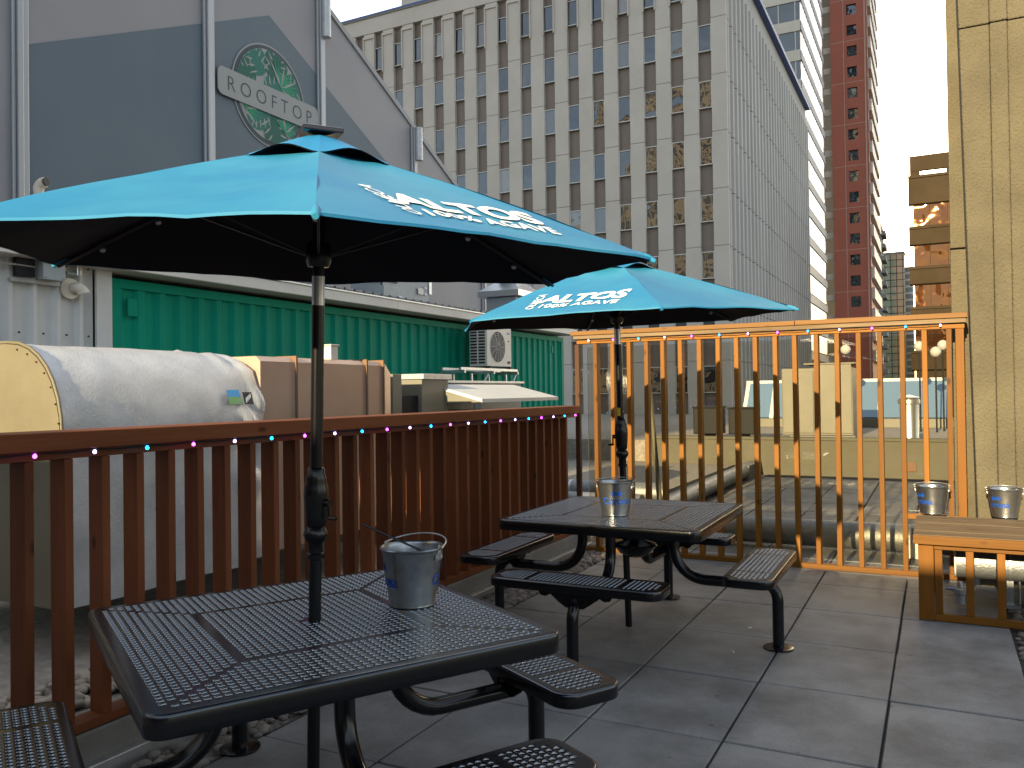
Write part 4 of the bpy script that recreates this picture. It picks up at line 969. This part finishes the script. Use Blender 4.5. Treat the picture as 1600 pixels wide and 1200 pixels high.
# ribbed side
rb = MB(); rp = 1.27; nr = int((90.3-YO)/rp)
for i in range(nr):
    y0 = YO+.45+i*rp
    for j in range(-1, 8):
        z0 = 1.36+ST*j-1.55; z1 = min(z0+ST-.05, ZT-.25)
        x = XO-.34
        rb.add([(x, y0, z0), (x+.30, y0+.18, z0), (x+.30, y0+.62, z0), (x, y0+.80, z0), (x, y0, z1), (x+.30, y0+.18, z1), (x+.30, y0+.62, z1), (x, y0+.80, z1)], [(0,1,5,4),(1,2,6,5),(2,3,7,6),(4,5,6,7),(3,2,1,0)])
B(rb).build('rib', 'ribbed', t, recalc=False)
B(MB().box(XO-.345, XO-.338, YO+.29, 90.31, -26, ZT-.21)).build('side_wall', 'ribbed', t)

# ================================================================== TOWERS
t = thing('glass_tower', 'pale banded glass tower rising behind the grey office block', 'building', (-22, 118, -26))
B = lambda mb: mb.map(lambda x, y, z: (x+22, y-118, z+26))
xr = -14.35; y0, y1 = 108, 131.7
B(MB().box(-40, xr-.02, y0+.02, y1-.02, -26, 85)).build('core', 'twg', t)
for j in range(0, 21):
    z = 5.2+3.72*j
    B(MB().box(-40, xr, y0-.12, y0+.015, z, z+1.35)).build('spandrel_band', 'whitet', t)
    B(MB().box(xr-.015, xr+.10, y0-.10, y1, z+.15, z+1.2)).build('side_spandrel', 'sidet', t)
k = MB()
for x in range(-39, -14, 2): k.box(x, x+.12, y0-.06, y0+.01, 0, 84)
B(k).build('mullion', 'whitet', t)
mg = grid_mat('mirror_window_row', (.105, .125, .14), (.03, .03, .03), 1.47, 40., .18, .06, .9, 'y', (.06, .07, .078))
for j in range(0, 21):
    z = 5.2+3.72*j+1.36; k = MB(); vs = []; n = 16; w = (y1-y0-.4)/n
    for i in range(n):   # every sash is shaped a few degrees askew so it mirrors bright sky
        ya = y0+.2+i*w; vs += [(xr-.01, ya, z), (xr-.01, ya, z+2.33), (xr+.085, ya+w*.97, z), (xr+.085, ya+w*.97, z+2.33)]
    k.add(vs, [(2*i, 2*i+2, 2*i+3, 2*i+1) for i in range(2*n-1)]); B(k).build('mirror_window', mg, t, recalc=False)

t = thing('red_tower', 'tall red granite tower with a single column of square windows, at the low sun', 'building', (-13, 160, -26))
B = lambda mb: mb.map(lambda x, y, z: (x+13, y-160, z+26))
xl, xr, y0, y1 = -15.1, -9.35, 150, 172
B(MB().box(xl, xr-.25, y0+.5, y1, -26, 120)).build('core', 'redt', t)
fw = MB()
wz = [15.2+3.52*j for j in range(0, 28)]
fw.box(xl, -12.55, y0, y0+.48, -26, 120).box(-11.0, xr-.5, y0, y0+.48, -26, 120)
for a, b in zip([-26]+[z+1.75 for z in wz], wz+[120]): fw.box(-12.548, -11.002, y0+.002, y0+.48, a, b)
B(fw).build('granite_front', 'redt', t)
jn = MB()
for z in wz[::2]: jn.box(xl+.02, xr-.5, y0-.01, y0-.002, z+2.6, z+2.68)
jn.box(-13.1, -13.0, y0-.05, y0-.001, -26, 120)
B(jn).build('granite_joint', 'redtrim', t)
proto = None
for z in wz:
    if proto is None: proto = MB().box(-.77, .77, 0, .03, 0, 1.75).build('window', 'glass', t, (-11.775+13, y0+.35-160, z+26)); MB().box(-.77, .77, -.03, -.001, .85, .9).build('glazing_bar', 'darkgrey', proto)
    else: dup(proto, t, (-11.775+13, y0+.35-160, z+26))
B(MB().box(xr-.49, xr-.26, y0-.1, y0+.6, -26, 120)).build('pale_edge', 'redtrim', t)
B(MB().box(xr-.255, xr+.0, y0-.05, y0+1.2, -26, 120)).build('dark_edge', 'redt', t)
B(MB().box(-16.6, xl-.01, y0+.8, y1, -26, 120)).build('glass_strip', 'twg', t)
for j in range(0, 30):
    z = 6+3.52*j
    if j < 20: B(MB().box(-16.62, xl-.008, y0+.72, y0+.797, z, z+1.0)).build('glass_strip_band', 'whitet', t)
    else: B(MB().box(-16.61, xl-.008, y0+.74, y0+.797, z+.9, z+3.4)).build('glass_strip_pane', 'skyglass', t)
    B(MB().box(xr-.24, xr+.45, y0+1.25, y1, z, z+1.9)).build('balcony_band', 'whitet', t)
t = thing('balcony_tower', 'slim far apartment tower with stacked balconies against the bright sky', 'building', (-14, 236, -26))
MB().box(-3, 2.0, -6, 8, 0, 70).build('tower_body', 'limed', t)
for j in range(18): MB().box(2.0, 3.1, -6, 2, 12+3.2*j, 13.1+3.2*j).build('balcony', 'limed', t)
t = thing('curtain_wall_block', 'low greenish glass block far down the street', 'building', (-10, 266, -26))
MB().box(-4, 2.5, -6, 12, 0, 65.6).build('glass_body', 'curtain', t)
MB().box(2.51, 4.6, -4.5, 12, 0, 62).build('side_body', grid_mat('dark_curtain_wall', (.10, .12, .13), (.30, .30, .28), 1.6, 1.9, .3, .1, .3, 'y'), t)
MB().box(-4.1, 2.6, -6.1, 12, 65.61, 66.3).build('roof_band', 'limed', t)
t = thing('brown_office', 'brown office building with bands of mirror windows tinted with an orange reflection, beside the concrete wall', 'building', (3, 82, -26))
B = lambda mb: mb.map(lambda x, y, z: (x-3, y-82, z+26))
B(MB().box(-1.5, 8, 77.3, 90, -26, 19.0)).build('core', 'brown', t)
for a, b in ((16.75, 19.2), (13.35, 14.95), (10.05, 11.6), (6.4, 8.25), (2.9, 4.6)):
    sp = MB(); sp.prism([(77.28, a), (77.0, a+.12), (76.85, b-.25), (76.75, b-.22), (76.75, b), (77.28, b)], -1.85, 8, lambda u, v, w: (w, u, v)); B(sp).build('spandrel_band', 'brown', t)
for a, b in ((14.953, 16.747), (11.603, 13.347), (8.253, 10.047), (4.603, 6.397)):
    for x0, x1 in ((-1.48, -.30), (-.26, 1.02), (1.06, 2.3)):
        B(MB().box(x0, x1, 77.18, 77.22, a, b)).build('window', 'orange_reflection', t)
B(MB().box(-1.7, 8, 76.9, 77.3, 19.6, 20.85).box(-1.7, -.95, 76.95, 77.25, 19.202, 19.6).box(1.02, 8, 76.95, 77.25, 19.202, 19.6)).build('roof_screen', 'brown', t)

# ================================================================== CONCRETE BUILDING at the right
t = thing('concrete_building', 'rough buff precast concrete building at the right with vertical grooves', 'building', (2, 8, -1))
B = lambda mb: mb.map(lambda x, y, z: (x-2, y-8, z+1))
lean = lambda z: .27-.0175*z
pp = MB()
def strip(xa, xb, ya, z0, z1, flare=False):
    f = lambda x, z: x+(lean(z)-.24 if flare else 0)
    pp.add([(f(xa, z0), ya, z0), (xb, ya, z0), (xb, 7.6, z0), (f(xa, z0), 7.6, z0), (f(xa, z1), ya, z1), (xb, ya, z1), (xb, 7.6, z1), (f(xa, z1), 7.6, z1)], [(0,1,5,4),(1,2,6,5),(2,3,7,6),(3,0,4,7),(4,5,6,7),(3,2,1,0)])
for z0, z1 in ((-1, 4.238), (4.246, 9), (9.01, 14)):
    strip(.24, .3985, 7.20, z0, z1, True); strip(.3995, .514, 7.186, z0, z1); strip(.515, 1.30, 7.20, z0, z1); strip(1.301, 1.41, 7.186, z0, z1); strip(1.411, 3.2, 7.20, z0, z1)
B(pp).build('front_panel', 'pillar', t, bevel=.010)
B(MB().box(.118, 3.2, 7.65, 7.80, -1, 2.62).box(.118, 3.2, 7.65, 7.80, 2.635, 14).box(.40, 3.2, 7.81, 16., -1, 14)).build('side_wall', 'pillar', t, bevel=.004)
# ================================================================== ADDED UNSEEN BLOCKERS behind the camera, shaping the beam
def backblock(label, x0, x1, y0, y1, z, m):
    t = thing('beam_block', label, 'building', ((x0+x1)/2, (y0+y1)/2, -26), group='added unseen blocks behind the viewer')  # unseen block added to shape the light beam
    w, d = (x1-x0)/2, (y1-y0)/2
    MB().box(-w, w, -d, d, 0, z+26).build('block_body', m, t); MB().box(-w-.3, w+.3, -d-.3, d+.3, z+26.003, z+26.6).build('block_coping', 'backlow', t)
YB = -34.
t = thing('light_stop_wall', 'added unseen dark wall behind the viewer that trims the beam', 'wall', (0, -6.2, 0))  # wall added out of view to cut the low beam and darken reflections
MB().box(-12, 10, -.25, 0, -.2, 3.48).build('wall_body', mat('dark_stop_wall', (.045, .035, .030), .8, var=(.07, .055, .045), ns=3), t)
MB().box(-12.05, 10.05, -.30, .05, 3.482, 3.59).build('wall_cap', 'darkgrey', t)
for x in (-7, -3.5, .2, 3.6): MB().box(x, x+1.6, .002, .05, .9, 2.6).build('window', 'glass', t)  # panes added with the unseen wall
cut = lambda y: .36-.268*(y-5.98)
backblock('added unseen low grey block behind the viewer, under the beam', -9.0, 60, YB-20, YB, cut(YB)-1.4, 'backlow')
backblock('added unseen beige windowed tower behind the viewer that shades the office block', -36.5, -8.4, YB-22, YB, 56, 'backt')
backblock('added unseen shorter beige windowed block behind the viewer that limits the beam', -62, -36.6, YB-22, YB, 34, 'backt')
backblock('added unseen far beige windowed tower that closes the beam gap behind the two blocks', -64, -31, YB-70, YB-48, 74, 'backt')
backblock('added unseen tallest beige windowed tower behind the viewer that shades the red tower', -29, -16, YB-78, YB-56, 136, 'backt')
